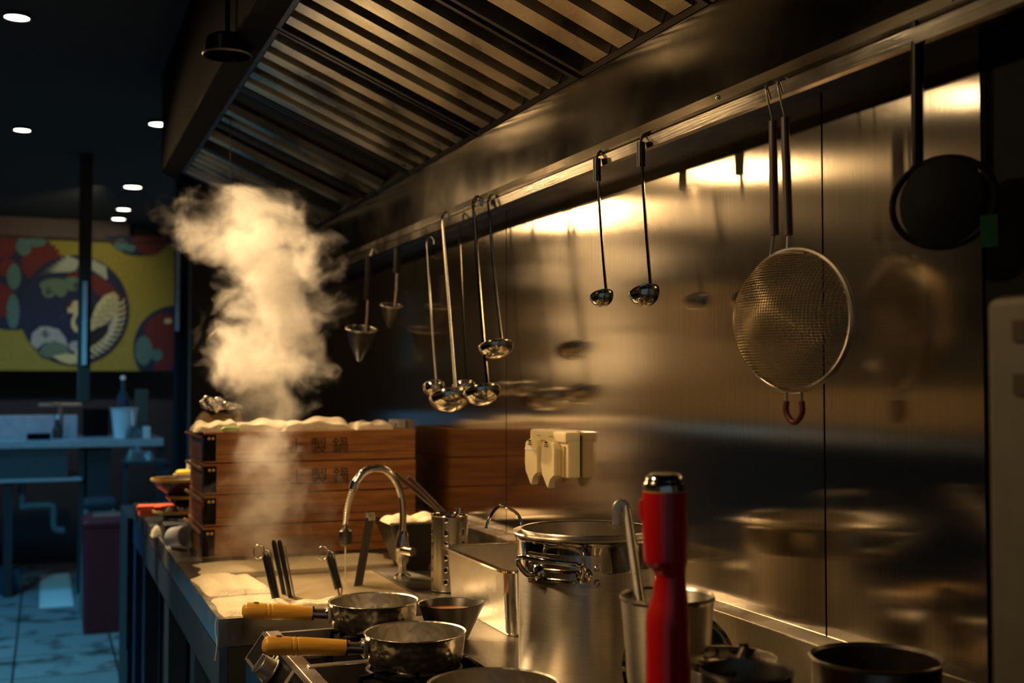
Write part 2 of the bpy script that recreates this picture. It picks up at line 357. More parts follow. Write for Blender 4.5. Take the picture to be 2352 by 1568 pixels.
# round lamp housing beside the filters
p = at(527, 130, 2.75)
t = thing('lamp_housing', 'dark round lamp housing with a thin warm rim glint beside the hood filters', 'lamp housing', (.385, p.y, p.z))
b = nb(); lathe(b, [(0, .05), (.035, .05), (.05, .04), (.055, 0), (.050, 0), (.048, .02), (0, .02)], 40); obj('shade', b, M['black'], t)
b = nb(); lathe(b, [(.0555, 0), (.0575, .003), (.0555, .006), (.0545, .003), (.0555, 0)], 40); obj('rim', b, M['dull'], t)
b = nb(); tube(b, [(0, 0, .048), (0, 0, CEIL-p.z)], .006); obj('stem', b, M['black'], t)
# hanging rail under the gutter
rail = thing('hanging_rail', 'long polished steel utensil rail fixed under the hood gutter along the wall', 'rail', (0, 0, 0))
b = nb(); prism(b, [(.93, CZ+.432), (.915, CZ+.428), (.912, CZ+.412), (.918, CZ+.410), (.912, CZ+.404), (.914, CZ+.386), (.922, CZ+.384), (.925, CZ+.432)], 3.9, (0, .9, 0)); obj('bar', b, M['railsteel'], rail, False)
b = nb(); box(b, .925, 1.0, .9, 4.6, CZ+.405, CZ+.431); obj('bracket', b, M['darksteel'], rail, False)
for px, py in ((1649, 248), (2185, 28)):
    q = hx(px, py, .913); b = nb(); lathe(b, [(0, .0035), (.0025, .003), (.0035, 0)], 12); obj('rivet', b, M['mirror'], rail, True, (q.x, q.y, CZ+.42), (0, -PI/2, 0))  # bright studs standing in for lamp highlights on the rail
# ------------------------------------------------------------------ utensils on the rail
RX = .905
def ladle(px_top, py_top, px_bot, py_bot, r, label, rod=.0028, bowl_r=None, tilt=.50, x=RX, flat=None, shallow=.95, group='ladles hanging from the rail', grip=False, yaw=0.0, m='mirror'):
    a = hx(px_top, py_top, x); c = hx(px_bot, py_bot, x); dy = c.y-a.y; dz = c.z-a.z
    t = thing('ladle', label, 'ladle', (x, a.y, a.z), group=group)
    b = nb()
    if flat:
        w_ = flat; tube(b, [(0, 0, .0), (0, dy*.5, dz*.5), (0, dy, dz)], [w_*.8, w_, w_*1.05], 12, flat=.35)
    else:
        tube(b, smoothpath([(0, 0, 0), (0, dy*.35, dz*.4), (0, dy*.7, dz*.75), (0, dy, dz)], 4), rod, 8)
    obj('handle', b, M['steel'] if flat else M[m], t)
    b = nb(); tube(b, smoothpath([(0, 0, -.01), (0, 0, .008), (.008, 0, .020), (.018, 0, .012), (.019, 0, .0)], 4), rod*.9 if not flat else .003, 8); obj('hook', b, M['darksteel'] if grip else M['mirror'], t)
    if grip:
        b = nb(); tube(b, [(0, 0, -.035), (0, 0, .006)], .007, 12); obj('grip', b, M['blackplastic'], t)
    # bowl: half sphere, opening up, tipped toward the far side
    b = nb(); n = 9; prof = [(0, -r*shallow)]+[(r*math.sin(PI/2*i/n), -r*shallow*math.cos(PI/2*i/n)) for i in range(1, n+1)]
    prof += [(r*1.03, .0008), (r*.97, .0008)]+[(r*.95*math.sin(PI/2*i/n), -r*shallow*.94*math.cos(PI/2*i/n)) for i in range(n, 0, -1)]+[(0, -r*shallow*.94)]
    lathe(b, prof, 36)
    bo = obj('bowl', b, M['mirror'], t)
    bo.rotation_euler = (tilt, 0, yaw)
    off = Matrix.Rotation(tilt, 3, 'X') @ Vector((0, r, 0))
    bo.location = (0-.0, dy+off.y*.98, dz-abs(off.z)*0+(-off.z if False else 0)-(-off.z)*0+0)
    bo.location.z = dz-math.sin(tilt)*r*1.0 if tilt > 0 else dz
    bo.rotation_euler = (-tilt, 0, yaw)
    return t
ladle(1371, 372, 1392, 664, .021, 'small ladle hanging alone, left of the pair on the bright steel wall', grip=True)
ladle(1472, 335, 1494, 652, .025, 'small ladle with a black hook grip, right of the pair beside the round sieve', grip=True)
ladle(981, 560, 1002, 872, .028, 'leftmost small ladle of the hanging cluster, beside the broad flat handle', rod=.002, tilt=.6)
ladle(1016, 506, 1046, 890, .048, 'large ladle with a broad flat handle in the hanging cluster', flat=.008, tilt=.45, shallow=.75, x=.875)
ladle(1054, 497, 1072, 872, .028, 'thin-handled ladle between the broad flat handle and the two right ladles', rod=.0026, x=.925, tilt=.5)
ladle(1088, 472, 1120, 880, .040, 'large ladle hanging low at the right of the cluster', rod=.0045, x=.88, tilt=.45, shallow=.75)
ladle(1122, 468, 1152, 778, .038, 'ladle hanging highest of the cluster, above the other bowls', rod=.0035, x=.905, tilt=.40, shallow=.7)
# round sieve
cs = hx(1822, 735, .915); RS = .0925
sv = thing('round_sieve', 'large round fine-mesh sieve with dark double handle hanging from the rail', 'sieve', tuple(cs), (0, 0, math.radians(16)))
b = nb(); pts = [(0, RS*math.cos(2*PI*k/64), RS*math.sin(2*PI*k/64)) for k in range(64)]; tube(b, pts, .0042, 8, closed=True); obj('rim', b, M['steel'], sv)
b = nb(); N = 50; grid = {}
depth = .072
for i in range(-N//2, N//2+1):
    for j in range(-N//2, N//2+1):
        u, v = i/(N/2)*RS, j/(N/2)*RS; d2 = (u*u+v*v)/(RS*RS)
        if d2 <= 1.0: grid[i, j] = b.verts.new((-depth*(1-d2)**.75, u, v))
for (i, j) in list(grid):
    q = [grid.get(k) for k in ((i, j), (i+1, j), (i+1, j+1), (i, j+1))]
    if all(q): b.faces.new(q)
ms = obj('mesh', b, M['gold'], sv); 
M['meshwire'] = steel('sieve_wire', (.48, .38, .22), .3); ms.data.materials[0] = M['meshwire']
wf = ms.modifiers.new('wire', 'WIREFRAME'); wf.thickness = .0012; wf.use_even_offset = False
ta = hx(1775, 275, .905); tb = hx(1803, 268, .905)
inv = (Matrix.Translation(cs) @ Matrix.Rotation(math.radians(16), 4, 'Z')).inverted()
for (pxa, pya, pxb, pyb) in ((1775, 278, 1779, 540), (1803, 270, 1811, 540)):
    a = inv @ hx(pxa, pya, .915); c = inv @ hx(pxb, pyb, .915)
    g = obj('grip', tube(nb(), [a, (a+c)/2, c], [.0055, .0062, .0062], 12), M['brownrod'], sv)
    e = Vector((0, c.y*.95, math.sqrt(max(0, RS**2-(c.y*.95)**2))))
    obj('shank', tube(nb(), [c+Vector((0, 0, .004)), e], .0022, 8), M['steel'], sv)
    hk = Vector((a.x, a.y, a.z))
    obj('hook', tube(nb(), smoothpath([hk, hk+Vector((-.002, .010, .045)), hk+Vector((.004, .011, .052)), hk+Vector((.012, .011, .045))], 4), .0015, 8), M['steel'], sv)
b = nb(); y_, w_ = 0.0, .0125
tube(b, smoothpath([(0, w_, -RS+.002), (0, w_, -RS-.018)], 3), .002, 8); tube(b, smoothpath([(0, -w_, -RS+.002), (0, -w_, -RS-.018)], 3), .002, 8); obj('loop_shank', b, M['steel'], sv)
b = nb(); tube(b, smoothpath([(0, w_, -RS-.014), (0, w_, -RS-.030), (0, 0, -RS-.042), (0, -w_, -RS-.030), (0, -w_, -RS-.014)], 6), .0042, 12); obj('loop_grip', b, M['maroon'], sv)
# dark skimmer ring at right
c = hx(2165, 465, .93)
t = thing('wok_skimmer', 'dark round skimmer hanging in shadow at the right end of the rail', 'skimmer', tuple(c), (0, 0, .35))
b = nb(); pts = [(0, .062*math.cos(2*PI*k/48), .05*math.sin(2*PI*k/48)) for k in range(48)]; tube(b, pts, .004, 8, closed=True); obj('rim', b, M['black'], t)
b = nb(); lathe(b, [(0, -.020), (.03, -.016), (.05, -.004), (.052, 0)], 32); o = obj('dish', b, M['hood'], t, True, None, (0, PI/2, 0), solid=.001)
b = nb(); tube(b, [(0, .03, .045), (0, .028, .22)], .007, 10); obj('handle', b, M['black'], t)
b = nb(); box(b, -.004, .0, -.065, -.045, -.055, -.02); obj('tag', b, plain('green_tag', (.006, .03, .015), .95, spec=.05), t)
# two hanging strainers in the haze at the far end
for (x0, y0, x1, y1, X, lb) in ((780, 772, 888, 735, .90, 'conical strainer hanging in the haze behind the steamer stack, left one of two'), (866, 712, 935, 690, .93, 'conical strainer hanging in the haze, the right and higher one of two')):
    a = hx(x0, y0, X); c = hx(x1, y1, X); ctr = (a+c)/2; r = .052 if x0 < 800 else .034
    t = thing('conical_strainer', lb, 'strainer', tuple(ctr), (.25, 0, 0), 'strainers hanging at the far end')
    obj('rim', tube(nb(), [(r*.9*math.cos(2*PI*k/40), r*math.sin(2*PI*k/40), 0) for k in range(40)], .003, 8, closed=True), M['steel'], t)
    b = nb(); lathe(b, [(r*.88, 0), (r*.6, -r), (r*.18, -r*1.9), (0, -r*2.0)], 32); obj('cone', b, M['darksteel'], t, solid=.001)
    obj('handle', tube(nb(), [(0, -r, 0), (0, -r-.004, .06), (0, -r*.9, .12)], [.003, .004, .004], 10), M['steel'], t)
    obj('grip', tube(nb(), [(0, -r*.9, .10), (0, -r*.7, CZ+.40-ctr.z+.0)], .010, 10), M['blackplastic'], t)
    obj('hook', tube(nb(), [(0, -r*.7, CZ+.40-ctr.z-.01), (0.01, -r*.7, CZ+.42-ctr.z)], .002, 8), M['steel'], t)
# tilted skimmer glinting through the steam
c = at(500, 765, 3.35)
t = thing('flat_skimmer', 'tilted polished skimmer plate glinting at the left edge of the steam', 'skimmer', tuple(c))
b = nb(); lathe(b, [(0, .006), (.035, .005), (.042, 0), (.035, -.002), (0, -.002)], 36); obj('plate', b, M['mirror'], t, True, None, (math.radians(-20), math.radians(-42), 0))
b = nb(); tube(b, [(.03, 0, .03), (.035, 0, .3), (.03, 0, L.z-c.z+.01)], .0012, 8); obj('handle', b, M['black'], t)
# ------------------------------------------------------------------ wall dispenser and socket
W2, H2 = .095, .045
disp = thing('wall_dispenser', 'cream plastic double dispenser with two pointed levers on the steel wall', 'dispenser', (1.0, 2.238, 1.175))
obj('body', box(nb(), -.030, -.001, -W2, W2, -H2, H2-.004, .005), M['cream'], disp)
obj('cap', box(nb(), -.036, -.001, -W2-.001, W2-.004, H2-.020, H2+.003, .006), M['cream'], disp)
for yc in (.058, -.030):
    w3 = .034; b = nb()
    prof = [(-w3, H2-.032), (-w3*.8, H2-.020), (w3*.3, H2-.016), (w3*.9, H2-.024), (w3, H2-.036), (w3*1.05, -H2*.5), (w3*.9, -H2+.002), (w3*.45, -H2-.006), (w3*.15, -H2-.022), (-w3*.05, -H2-.024), (-w3*.3, -H2-.004), (-w3*.6, -H2+.002), (-w3, -H2+.003)]
    prism(b, prof, .016, (-.046, yc, 0), (0, 1, 0), (0, 0, 1), (1, 0, 0)); bmesh.ops.bevel(b, geom=list(b.edges), offset=.002, segments=2, affect='EDGES')
    lv = obj('lever', b, M['cream'], disp)
    obj('groove', box(nb(), -.033, -.029, yc-w3-.020, yc-w3-.006, -H2+.004, H2-.026), M['creamshade'], disp, False)
    b = nb(); m_ = yc+.006; box(b, -.0472, -.0462, m_-.011, m_+.011, H2*.34, H2*.37); box(b, -.0472, -.0462, m_-.008, m_+.008, H2*.42, H2*.45); box(b, -.0472, -.0462, m_-.006, m_+.006, H2*.50, H2*.58); obj('mark', b, M['ink'], lv, False)
b = nb(); box(b, -.0370, -.0358, -.035, -.014, H2-.010, H2-.008); box(b, -.0370, -.0358, .030, .050, H2-.010, H2-.008); obj('slot', b, M['creamshade'], disp, False)
b = nb(); box(b, -.0472, -.0462, .028, .090, .004, .008); obj('sticker', b, M['white'], disp, False)
a = hx(889, 985, .985); c = hx(934, 964, .985)
t = thing('wall_socket', 'small white wall socket on the steel wall above the steamer trays', 'socket', (1.0, (a.y+c.y)/2, (a.z+c.z)/2))
obj('plate', box(nb(), -.025, -.001, -.055, .055, -.017, .015, .003), M['white'], t)
b = nb(); lathe(b, [(0, 0), (.005, 0), (.005, .002), (0, .002)], 16); obj('pin_hole', b, M['ink'], t, True, (-.0262, -.028, 0), (0, PI/2, 0))
# ------------------------------------------------------------------ counters
CX = .32
ctr = thing('worktop_cabinet', 'long blue-sided steel worktop under the steamer trays with towels on its near end', 'counter', (0, 0, 0))
NY0, NY1 = 2.36, 4.75
# worktop with the boiler opening
BX0, BX1, BY0, BY1 = .47, .76, 2.45, 2.86
b = nb()
box(b, CX, BX0, NY0, NY1, CT-.055, CT); box(b, BX1, .955, NY0, NY1, CT-.055, CT); box(b, BX0, BX1, NY0, BY0, CT-.055, CT); box(b, BX0, BX1, BY1, NY1, CT-.055, CT)
obj('worktop', b, M['top'], ctr, False)
b = nb(); box(b, BX0, BX1, BY0, BY1, CT-.25, CT-.245); box(b, BX0-.003, BX0, BY0, BY1, CT-.25, CT-.002); box(b, BX1, BX1+.003, BY0, BY1, CT-.25, CT-.002); box(b, BX0, BX1, BY1, BY1+.003, CT-.25, CT-.002); box(b, BX0, BX1, BY0-.003, BY0, CT-.25, CT-.002)
obj('basin', b, M['dull'], ctr, False)
b = nb(); box(b, CX+.002, CX+.018, NY0, NY1, CT-.15, CT-.055); obj('fascia', b, M['blue'], ctr, False)
for y0, y1 in ((NY0, NY0+.12), (2.78, 2.86), (3.38, 3.50), (4.2, 4.3), (4.65, 4.75)):
    b = nb(); box(b, CX+.004, CX+.05, y0, y1, 0, CT-.15); obj('leg', b, M['blue'], ctr, False)
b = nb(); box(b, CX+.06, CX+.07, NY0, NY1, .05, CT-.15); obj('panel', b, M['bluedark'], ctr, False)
b = nb(); box(b, CX+.004, .95, NY0+.001, NY0+.02, 0.0, CT-.056); obj('end_panel', b, M['dark'], ctr, False)
# broth/hot water in basin
wm = plain('hot_water', (.36, .29, .17), .30, spec=.6, scale=14, bump=.4); obj('hot_water', box(nb(), BX0+.001, BX1-.001, BY0+.001, BY1-.001, CT-.13, CT-.003), wm); tag(bpy.data.objects['hot_water'], 'steaming water filling the boiler basin in the worktop', 'water', kind='stuff')
# gas stove
st = thing('gas_stove', 'black gas stove with steel trim under the three wooden-handled saucepans', 'stove', (0, 0, 0))
SY0, SY1 = .82, 2.21
b = nb(); box(b, .40, .955, SY0, SY1, .0, .80); obj('body', b, M['black'], st, False)
b = nb(); prism(b, [(.384, .860), (.350, .812), (.350, .60), (.40, .60), (.40, .860)], SY1-SY0, (0, SY0, 0)); obj('front_panel', b, M['black'], st, False)
pd = Vector((.345-.40, 0, .823-.857)).normalized(); pn = Vector((pd.z, 0, -pd.x)); 
if pn.x > 0: pn = -pn
PA = Vector((.384, 0, .860))
PD = (Vector((.350, 0, .812))-PA); PL = PD.length; pd = PD.normalized(); pn = Vector((pd.z, 0, -pd.x)); pn = pn if pn.z > 0 else -pn
def pbox(bm, s0, s1, y0, y1, n0, n1):
    vs_ = [bm.verts.new(PA+pd*s+pn*n+Vector((0, y, 0))) for s in (s0, s1) for y in (y0, y1) for n in (n0, n1)]
    for q in ((0, 1, 3, 2), (4, 6, 7, 5), (0, 4, 5, 1), (2, 3, 7, 6), (0, 2, 6, 4), (1, 5, 7, 3)): bm.faces.new([vs_[i] for i in q])
secs = [(1.905, SY1), (1.50, 1.905), (1.1, 1.50), (SY0, 1.1)]
for i, (y0, y1) in enumerate(secs):
    b = nb(); pbox(b, 0, .006, y0, y1, 0, .003); pbox(b, PL-.004, PL, y0, y1, 0, .003); pbox(b, .006, PL-.004, y0, y0+.012, 0, .003); pbox(b, .006, PL-.004, y1-.005, y1, 0, .003)
    obj('panel_frame', b, M['steel'], st, False)
    for yk in ([y0+.105] if i == 0 else [y0+.12, y1-.12]):
        k = PA+pd*(PL*.58)+pn*.004+Vector((0, yk, 0))
        b = nb(); lathe(b, [(.023, 0), (.023, .002), (.0195, .003), (.0185, .022), (.016, .025), (0, .025)], 32); box(b, -.004, .004, -.017, .017, .022, .030, .002)
        kn = obj('knob', b, M['dull'], st); kn.location = k; kn.rotation_euler = pn.to_track_quat('Z', 'Y').to_euler()
        b = nb(); pbox(b, .010, .026, yk-.03+.055, yk-.018+.055, .0002, .001); pbox(b, .012, .03, yk+.05, yk+.056, .0002, .001); obj('marking', b, M['white'], st, False)
b = nb(); box(b, .40, .955, SY0, SY1, .800, .806); obj('hob_plate', b, M['black'], st, False)
for y in (1.905, 1.50, 1.1):
    b = nb(); box(b, .40, .955, y-.010, y+.010, .806, .864, .002); obj('divider', b, M['steel'], st, False)
b = nb(); box(b, .385, .41, SY0, SY1, .80, .861, .002); box(b, .94, .955, SY0, SY1, .80, .860); box(b, .40, .955, SY1-.01, SY1, .80, .858); obj('edge_trim', b, M['steel'], st, False)
GZ = .865
def grate(cx, cy, hw=.11, hd=.11, y0=None):
    b = nb(); tube(b, [(cx+.075*math.cos(2*PI*k/32), cy+.075*math.sin(2*PI*k/32), GZ-.006) for k in range(32)], .005, 8, closed=True)
    for k in range(6):
        a = 2*PI*k/6+.3; tube(b, [(cx+.035*math.cos(a), cy+.035*math.sin(a), GZ-.005), (cx+.10*math.cos(a), cy+.10*math.sin(a), GZ-.005), (cx+.108*math.cos(a), cy+.108*math.sin(a), .806)], .005, 6)
    obj('grate', b, M['black'], st)
    b = nb(); lathe(b, [(0, .832), (.02, .832), (.032, .824), (.034, .806)], 28, cx, cy); obj('burner', b, M['dull'], st)
for cx, cy in ((.575, 2.10), (.56, 1.84), (.553, 1.46), (.50, .96)):
    if cy == 2.10: grate(cx, cy-.0)
    else: grate(cx, cy)
# steel shelf plate at the back of the stove (where pots stand)
b = nb(); box(b, .655, .954, SY0, SY1-.012, .8645, .870); obj('pot_shelf', b, M['top'], st, False)
# ------------------------------------------------------------------ saucepans
def saucepan(name_lbl, loc, r, h, handle_deg, tilt=.10, hl=.135):
    t = thing('saucepan', name_lbl, 'saucepan', loc, (0, 0, math.radians(handle_deg)), 'wooden-handled saucepans on the stove')
    b = nb(); seg = 64; prof = [(0, 0), (r*.70, 0), (r*.88, .006), (r*.93, .016), (r*.97, h*.75), (r*.985, h-.003), (r*1.01, h), (r*1.0, h+.001)]
    lathe(b, prof, seg)
    for v in b.verts:      # pouring lip on the side, pulled outward
        a = math.atan2(v.co.y, v.co.x); d = abs((a-PI*.5+PI) % (2*PI)-PI)
        d2 = abs((a+PI*.5+PI) % (2*PI)-PI); d = min(d, d2)
        if v.co.z > h*.8 and d < .30: k = (1-d/.30); v.co.x *= 1+.05*k; v.co.y *= 1+.05*k
    obj('body', b, M['hammer'], t)
    b = nb(); lathe(b, [(r*.995, h+.001), (r*.965, h-.001), (r*.95, h*.75), (r*.91, .018), (r*.86, .008), (r*.68, .003), (0, .003)], seg)
    obj('inside', b, M['hammerin'], t)
    hz0 = h*.62
    def hp(s, up=0): return Vector((-(r*.97+s)*1.0, 0, hz0+s*math.sin(tilt)+up))
    b = nb(); box(b, -r-.004, -r*.955, -.014, .014, hz0-.014, hz0+.014, .002); obj('bracket', b, M['steel'], t)
    for yy in (-.008, .008):
        b = nb(); lathe(b, [(0, .004), (.003, .0035), (.0045, 0)], 12); obj('rivet', b, M['mirror'], t, True, (-r-.0035, yy, hz0+.006), (0, -PI/2, 0))
    b = nb(); tube(b, [hp(0), hp(.035)], [.0095, .0085], 16); obj('ferrule', b, M['steel'], t)
    b = nb(); tube(b, [hp(.030), hp(.034)], .0125, 20); obj('collar', b, M['mirror'], t)
    ss = [.033, .04, .07, .10, .108, .110, .112, .116, .118, .120, .124, .145, .155, .160, .163]
    rr = [.0118, .0125, .0135, .0142, .0144, .0134, .0144, .0144, .0134, .0144, .0145, .0150, .0146, .0118, .006]
    k = hl/.130
    b = nb(); tube(b, [hp(.033+(s-.033)*k) for s in ss], rr, 24); obj('handle', b, M['handlewood'], t)
    b = nb(); tube(b, [hp(.033+(.138-.033)*k, .0145), hp(.033+(.138-.033)*k, .0153)], .0055, 16); obj('hang_hole', b, M['ink'], t)
    return t
saucepan('farthest wooden-handled steel saucepan, beside the faucet and the noodle strainers', (.571, 2.135, GZ), .083, .053, -4, .10, .125)
saucepan('middle hammered steel saucepan with a wooden handle above the stove knob', (.560, 1.835, GZ), .0825, .055, -3, .10, .130)
saucepan('nearest wooden-handled hammered saucepan, cut off by the bottom of the picture', (.553, 1.46, GZ), .088, .060, -2, .06, .145)
# garnish on the near pan's rim
c = hz(1258, 1562, GZ+.062)
t = thing('garnish', 'small white and yellow scrap of food at the rim of the nearest saucepan', 'food scrap', (c.x-.012, c.y+.004, c.z-.045))
obj('white_piece', lathe(nb(), [(0, .008), (.007, .004), (.009, -.002), (0, -.008)], 10), M['white'], t); obj('yellow_piece', lathe(nb(), [(0, .006), (.006, .003), (.006, -.003), (0, -.005)], 10, .012, 0), M['yellow'], t)
# ------------------------------------------------------------------ spouted bowl of sauce
c = (.668, 1.985, GZ-.0); r = .054
t = thing('sauce_bowl', 'dark conical bowl with a pouring spout, holding brown sauce, behind the saucepans', 'bowl', c)
b = nb(); lathe(b, [(0, 0), (r*.55, 0), (r*.6, .004), (r*.98, .062), (r*1.03, .068), (r*.98, .067), (r*.92, .060), (r*.55, .008), (0, .007)], 56)
for v in b.verts:
    a = math.atan2(v.co.y, v.co.x); d = abs((a-PI*1.55+PI) % (2*PI)-PI); d = min(d, abs(d-2*PI))
    a0 = -.25; d = abs((a-a0+PI) % (2*PI)-PI)
    if d < .6 and v.co.z > .02: k = (1-d/.6)*v.co.z/.068; v.co.x *= 1+.22*k; v.co.y *= 1+.22*k; v.co.z += .004*k
obj('body', b, M['darksteel'], t)
b = nb(); lathe(b, [(0, .054), (r*.865, .054)], 40); obj('sauce', b, M['sauce'], t)
# ------------------------------------------------------------------ big stockpot
PX, PY, PR, PZ = .790, 1.675, .112, .870
PH = CZ-.232-PZ
pot = thing('stockpot', 'tall polished steel stockpot with riveted bail handle in the middle of the stove', 'stockpot', (PX, PY, PZ))
b = nb(); lathe(b, [(0, 0), (PR*.93, 0), (PR*.95, .004), (PR*.95, PH-.052), (PR*.96, PH-.046), (PR*.97, PH-.006), (PR*1.03, PH-.001), (PR*1.045, PH+.001), (PR*1.03, PH+.003), (PR*.965, PH-.001), (PR*.94, PH-.050), (PR*.93, .006), (0, .006)], 96); obj('body', b, M['pot'], pot)
b = nb(); lathe(b, [(PR*.9515, PH-.050), (PR*.975, PH-.046), (PR*.985, PH-.010), (PR*1.01, PH-.004)], 96); obj('polished_band', b, M['mirror'], pot)
ha = math.radians(-136)   # handle faces the camera's left
def cyl(a, z, rr): return Vector((rr*math.cos(a), rr*math.sin(a), z))
zc = PH-.044
b = nb(); aw = .56; n = 16
vsA = []
for k in range(n+1):
    a = ha-aw+2*aw*k/n
    vsA.append([b.verts.new(cyl(a, zc-.024, PR*.965)), b.verts.new(cyl(a, zc+.022, PR*.985)), b.verts.new(cyl(a, zc+.022, PR*1.0)), b.verts.new(cyl(a, zc-.024, PR*.985))])
for q, s in zip(vsA, vsA[1:]):
    for i in range(4): b.faces.new((q[i], q[(i+1) % 4], s[(i+1) % 4], s[i]))
b.faces.new(vsA[0][::-1]); b.faces.new(vsA[-1]); plate = obj('handle_plate', b, M['steel'], pot, False)
for dz in (-.012, .002, .015):
    b = nb(); tube(b, [cyl(ha-.25+.5*k/8, zc+dz-.004, PR*.995) for k in range(9)], .003, 8); obj('rib', b, M['mirror'], plate)
for a in (ha-aw+.06, ha+aw-.06):
    for dz in (-.017, .004):
        q = cyl(a, zc+dz, PR*.99); b = nb(); lathe(b, [(0, .0035), (.003, .003), (.005, 0)], 16); o = obj('rivet', b, M['white'] if False else M['steel'], plate); o.location = q; o.rotation_euler = (0, PI/2, a)
for s in (-1, 1):
    q = cyl(ha+s*.33, zc-.006, PR*.99); b = nb(); lathe(b, [(0, .012), (.006, .011), (.009, .006), (.0125, .003), (.0125, 0)], 24); o = obj('boss', b, M['mirror'], plate); o.location = q; o.rotation_euler = (0, PI/2, ha+s*.33)
b = nb(); P0 = [cyl(ha-.33, zc-.008, PR*1.04), cyl(ha-.36, zc-.008, PR*1.16), cyl(ha-.42, zc+.006, PR*1.26), cyl(ha-.40, zc+.018, PR*1.30), cyl(ha-.25, zc+.022, PR*1.36), cyl(ha, zc+.020, PR*1.40), cyl(ha+.25, zc+.016, PR*1.36), cyl(ha+.33, zc+.010, PR*1.28), cyl(ha+.31, zc-.004, PR*1.16), cyl(ha+.33, zc-.012, PR*1.04)]
tube(b, smoothpath(P0, 6), .0045, 12); obj('bail_handle', b, M['mirror'], pot)
# far bail handle of the pot's inner basket (left rim)
bk = thing('pot_basket', 'steel strainer basket hung inside the stockpot, its wire handle rising at the left rim', 'basket', (PX, PY, PZ+PH+.004))
b = nb(); lathe(b, [(PR*.90, .002), (PR*.92, .003), (PR*.93, .001), (PR*.90, 0), (PR*.885, -.16), (PR*.6, -.17), (0, -.17)], 72); obj('liner', b, M['steel'], bk)
ag = math.radians(160); q0 = cyl(ag-.12, .0, PR*.93); q1 = cyl(ag+.25, .004, PR*1.02)
b = nb(); tube(b, smoothpath([cyl(ag-.35, 0, PR*.93), cyl(ag-.30, .020, PR*1.0), cyl(ag-.12, .034, PR*1.14), cyl(ag+.05, .036, PR*1.24), cyl(ag+.12, .022, PR*1.36), cyl(ag+.14, .004, PR*1.42)], 6), .0026, 8); obj('wire_handle', b, M['mirror'], bk)
# ------------------------------------------------------------------ rectangular steel bin
gx0, gx1, gy0, gy1 = .757, .945, 1.94, 2.30; gz1 = CZ-.331
t = thing('steel_food_pan', 'deep rectangular steel food pan behind the stockpot', 'food pan', ((gx0+gx1)/2, (gy0+gy1)/2, .8705))
hx_, hy_ = (gx1-gx0)/2, (gy1-gy0)/2; H = gz1-.8705
def rrect(hx0, hy0, rad, n=6):
    o_ = []
    for sx, sy, a0 in ((1, 1, 0), (-1, 1, PI/2), (-1, -1, PI), (1, -1, 1.5*PI)):
        for k in range(n+1): a = a0+PI/2*k/n; o_.append((sx*(hx0-rad)+rad*math.cos(a), sy*(hy0-rad)+rad*math.sin(a)))
    return o_
def loft(bm, rings, cap0=False, cap1=False):
    R = [[bm.verts.new(p) for p in r_] for r_ in rings]
    for a, c in zip(R, R[1:]):
        n = len(a)
        for k in range(n): bm.faces.new((a[k], a[(k+1) % n], c[(k+1) % n], c[k]))
    if cap0: bm.faces.new(R[0][::-1])
    if cap1: bm.faces.new(R[-1])
    return bm
def rr3(a, c, rad, z): return [(x, y, z) for x, y in rrect(a, c, rad)]
b = nb(); loft(b, [rr3(hx_-.016, hy_-.016, .02, 0), rr3(hx_-.012, hy_-.012, .022, .006), rr3(hx_-.006, hy_-.006, .022, H-.003), rr3(hx_-.008, hy_-.008, .020, H-.003), rr3(hx_-.014, hy_-.014, .020, .008)], True, True); obj('body', b, M['top'], t)
b = nb(); loft(b, [rr3(hx_-.006, hy_-.006, .022, H-.004), rr3(hx_+.004, hy_+.004, .024, H-.004), rr3(hx_+.005, hy_+.005, .024, H), rr3(hx_-.007, hy_-.007, .020, H), rr3(hx_-.006, hy_-.006, .022, H-.004)]); obj('rim', b, M['mirror'], t)
# ------------------------------------------------------------------ perforated utensil cylinder
c = (.842, 2.50, .862); r = .040
t = thing('utensil_cylinder', 'perforated steel utensil cylinder standing between the faucet and the food pan', 'utensil holder', c)
m, nt, bs = mat('perforated_steel'); bs.inputs['Metallic'].default_value = 1; bs.inputs['Base Color'].default_value = (.5, .46, .38, 1); bs.inputs['Roughness'].default_value = .26
M['perf'] = m
b = nb(); segs, rows = 72, 56; Hh = .165
holes = lambda a, z: any(((((a-k*2*PI/6+PI) % (2*PI))-PI)*r)**2+((z-.022-j*.027)**2) < .0052**2 for k in range(6) for j in range(6))
R = [[b.verts.new((r*math.cos(2*PI*i/segs), r*math.sin(2*PI*i/segs), Hh*j/rows)) for i in range(segs)] for j in range(rows+1)]
for j in range(rows):
    for i in range(segs):
        if not holes(2*PI*(i+.5)/segs, Hh*(j+.5)/rows): b.faces.new((R[j][i], R[j][(i+1) % segs], R[j+1][(i+1) % segs], R[j+1][i]))
obj('body', b, M['perf'], t, solid=.0012)
obj('rim', tube(nb(), [(r*math.cos(2*PI*k/48), r*math.sin(2*PI*k/48), Hh) for k in range(48)], .0018, 8, closed=True), M['mirror'], t)
obj('base', lathe(nb(), [(0, .001), (r, .001), (r, .004), (0, .004)], 48), M['dull'], t)
b = nb(); tube(b, [(.01, -.01, .006), (.022, -.004, .18)], [.006, .008], 10); u1 = thing('steel_utensil', 'steel utensil handle poking out of the perforated cylinder', 'utensil', c); obj('handle', b, M['mirror'], u1)
b = nb(); tube(b, [(.0, .012, .006), (-.012, .020, .172)], [.005, .006], 10); u2 = thing('steel_utensil', 'shorter utensil at the back of the perforated cylinder, rounded tip', 'utensil', c); obj('handle', b, M['darksteel'], u2)
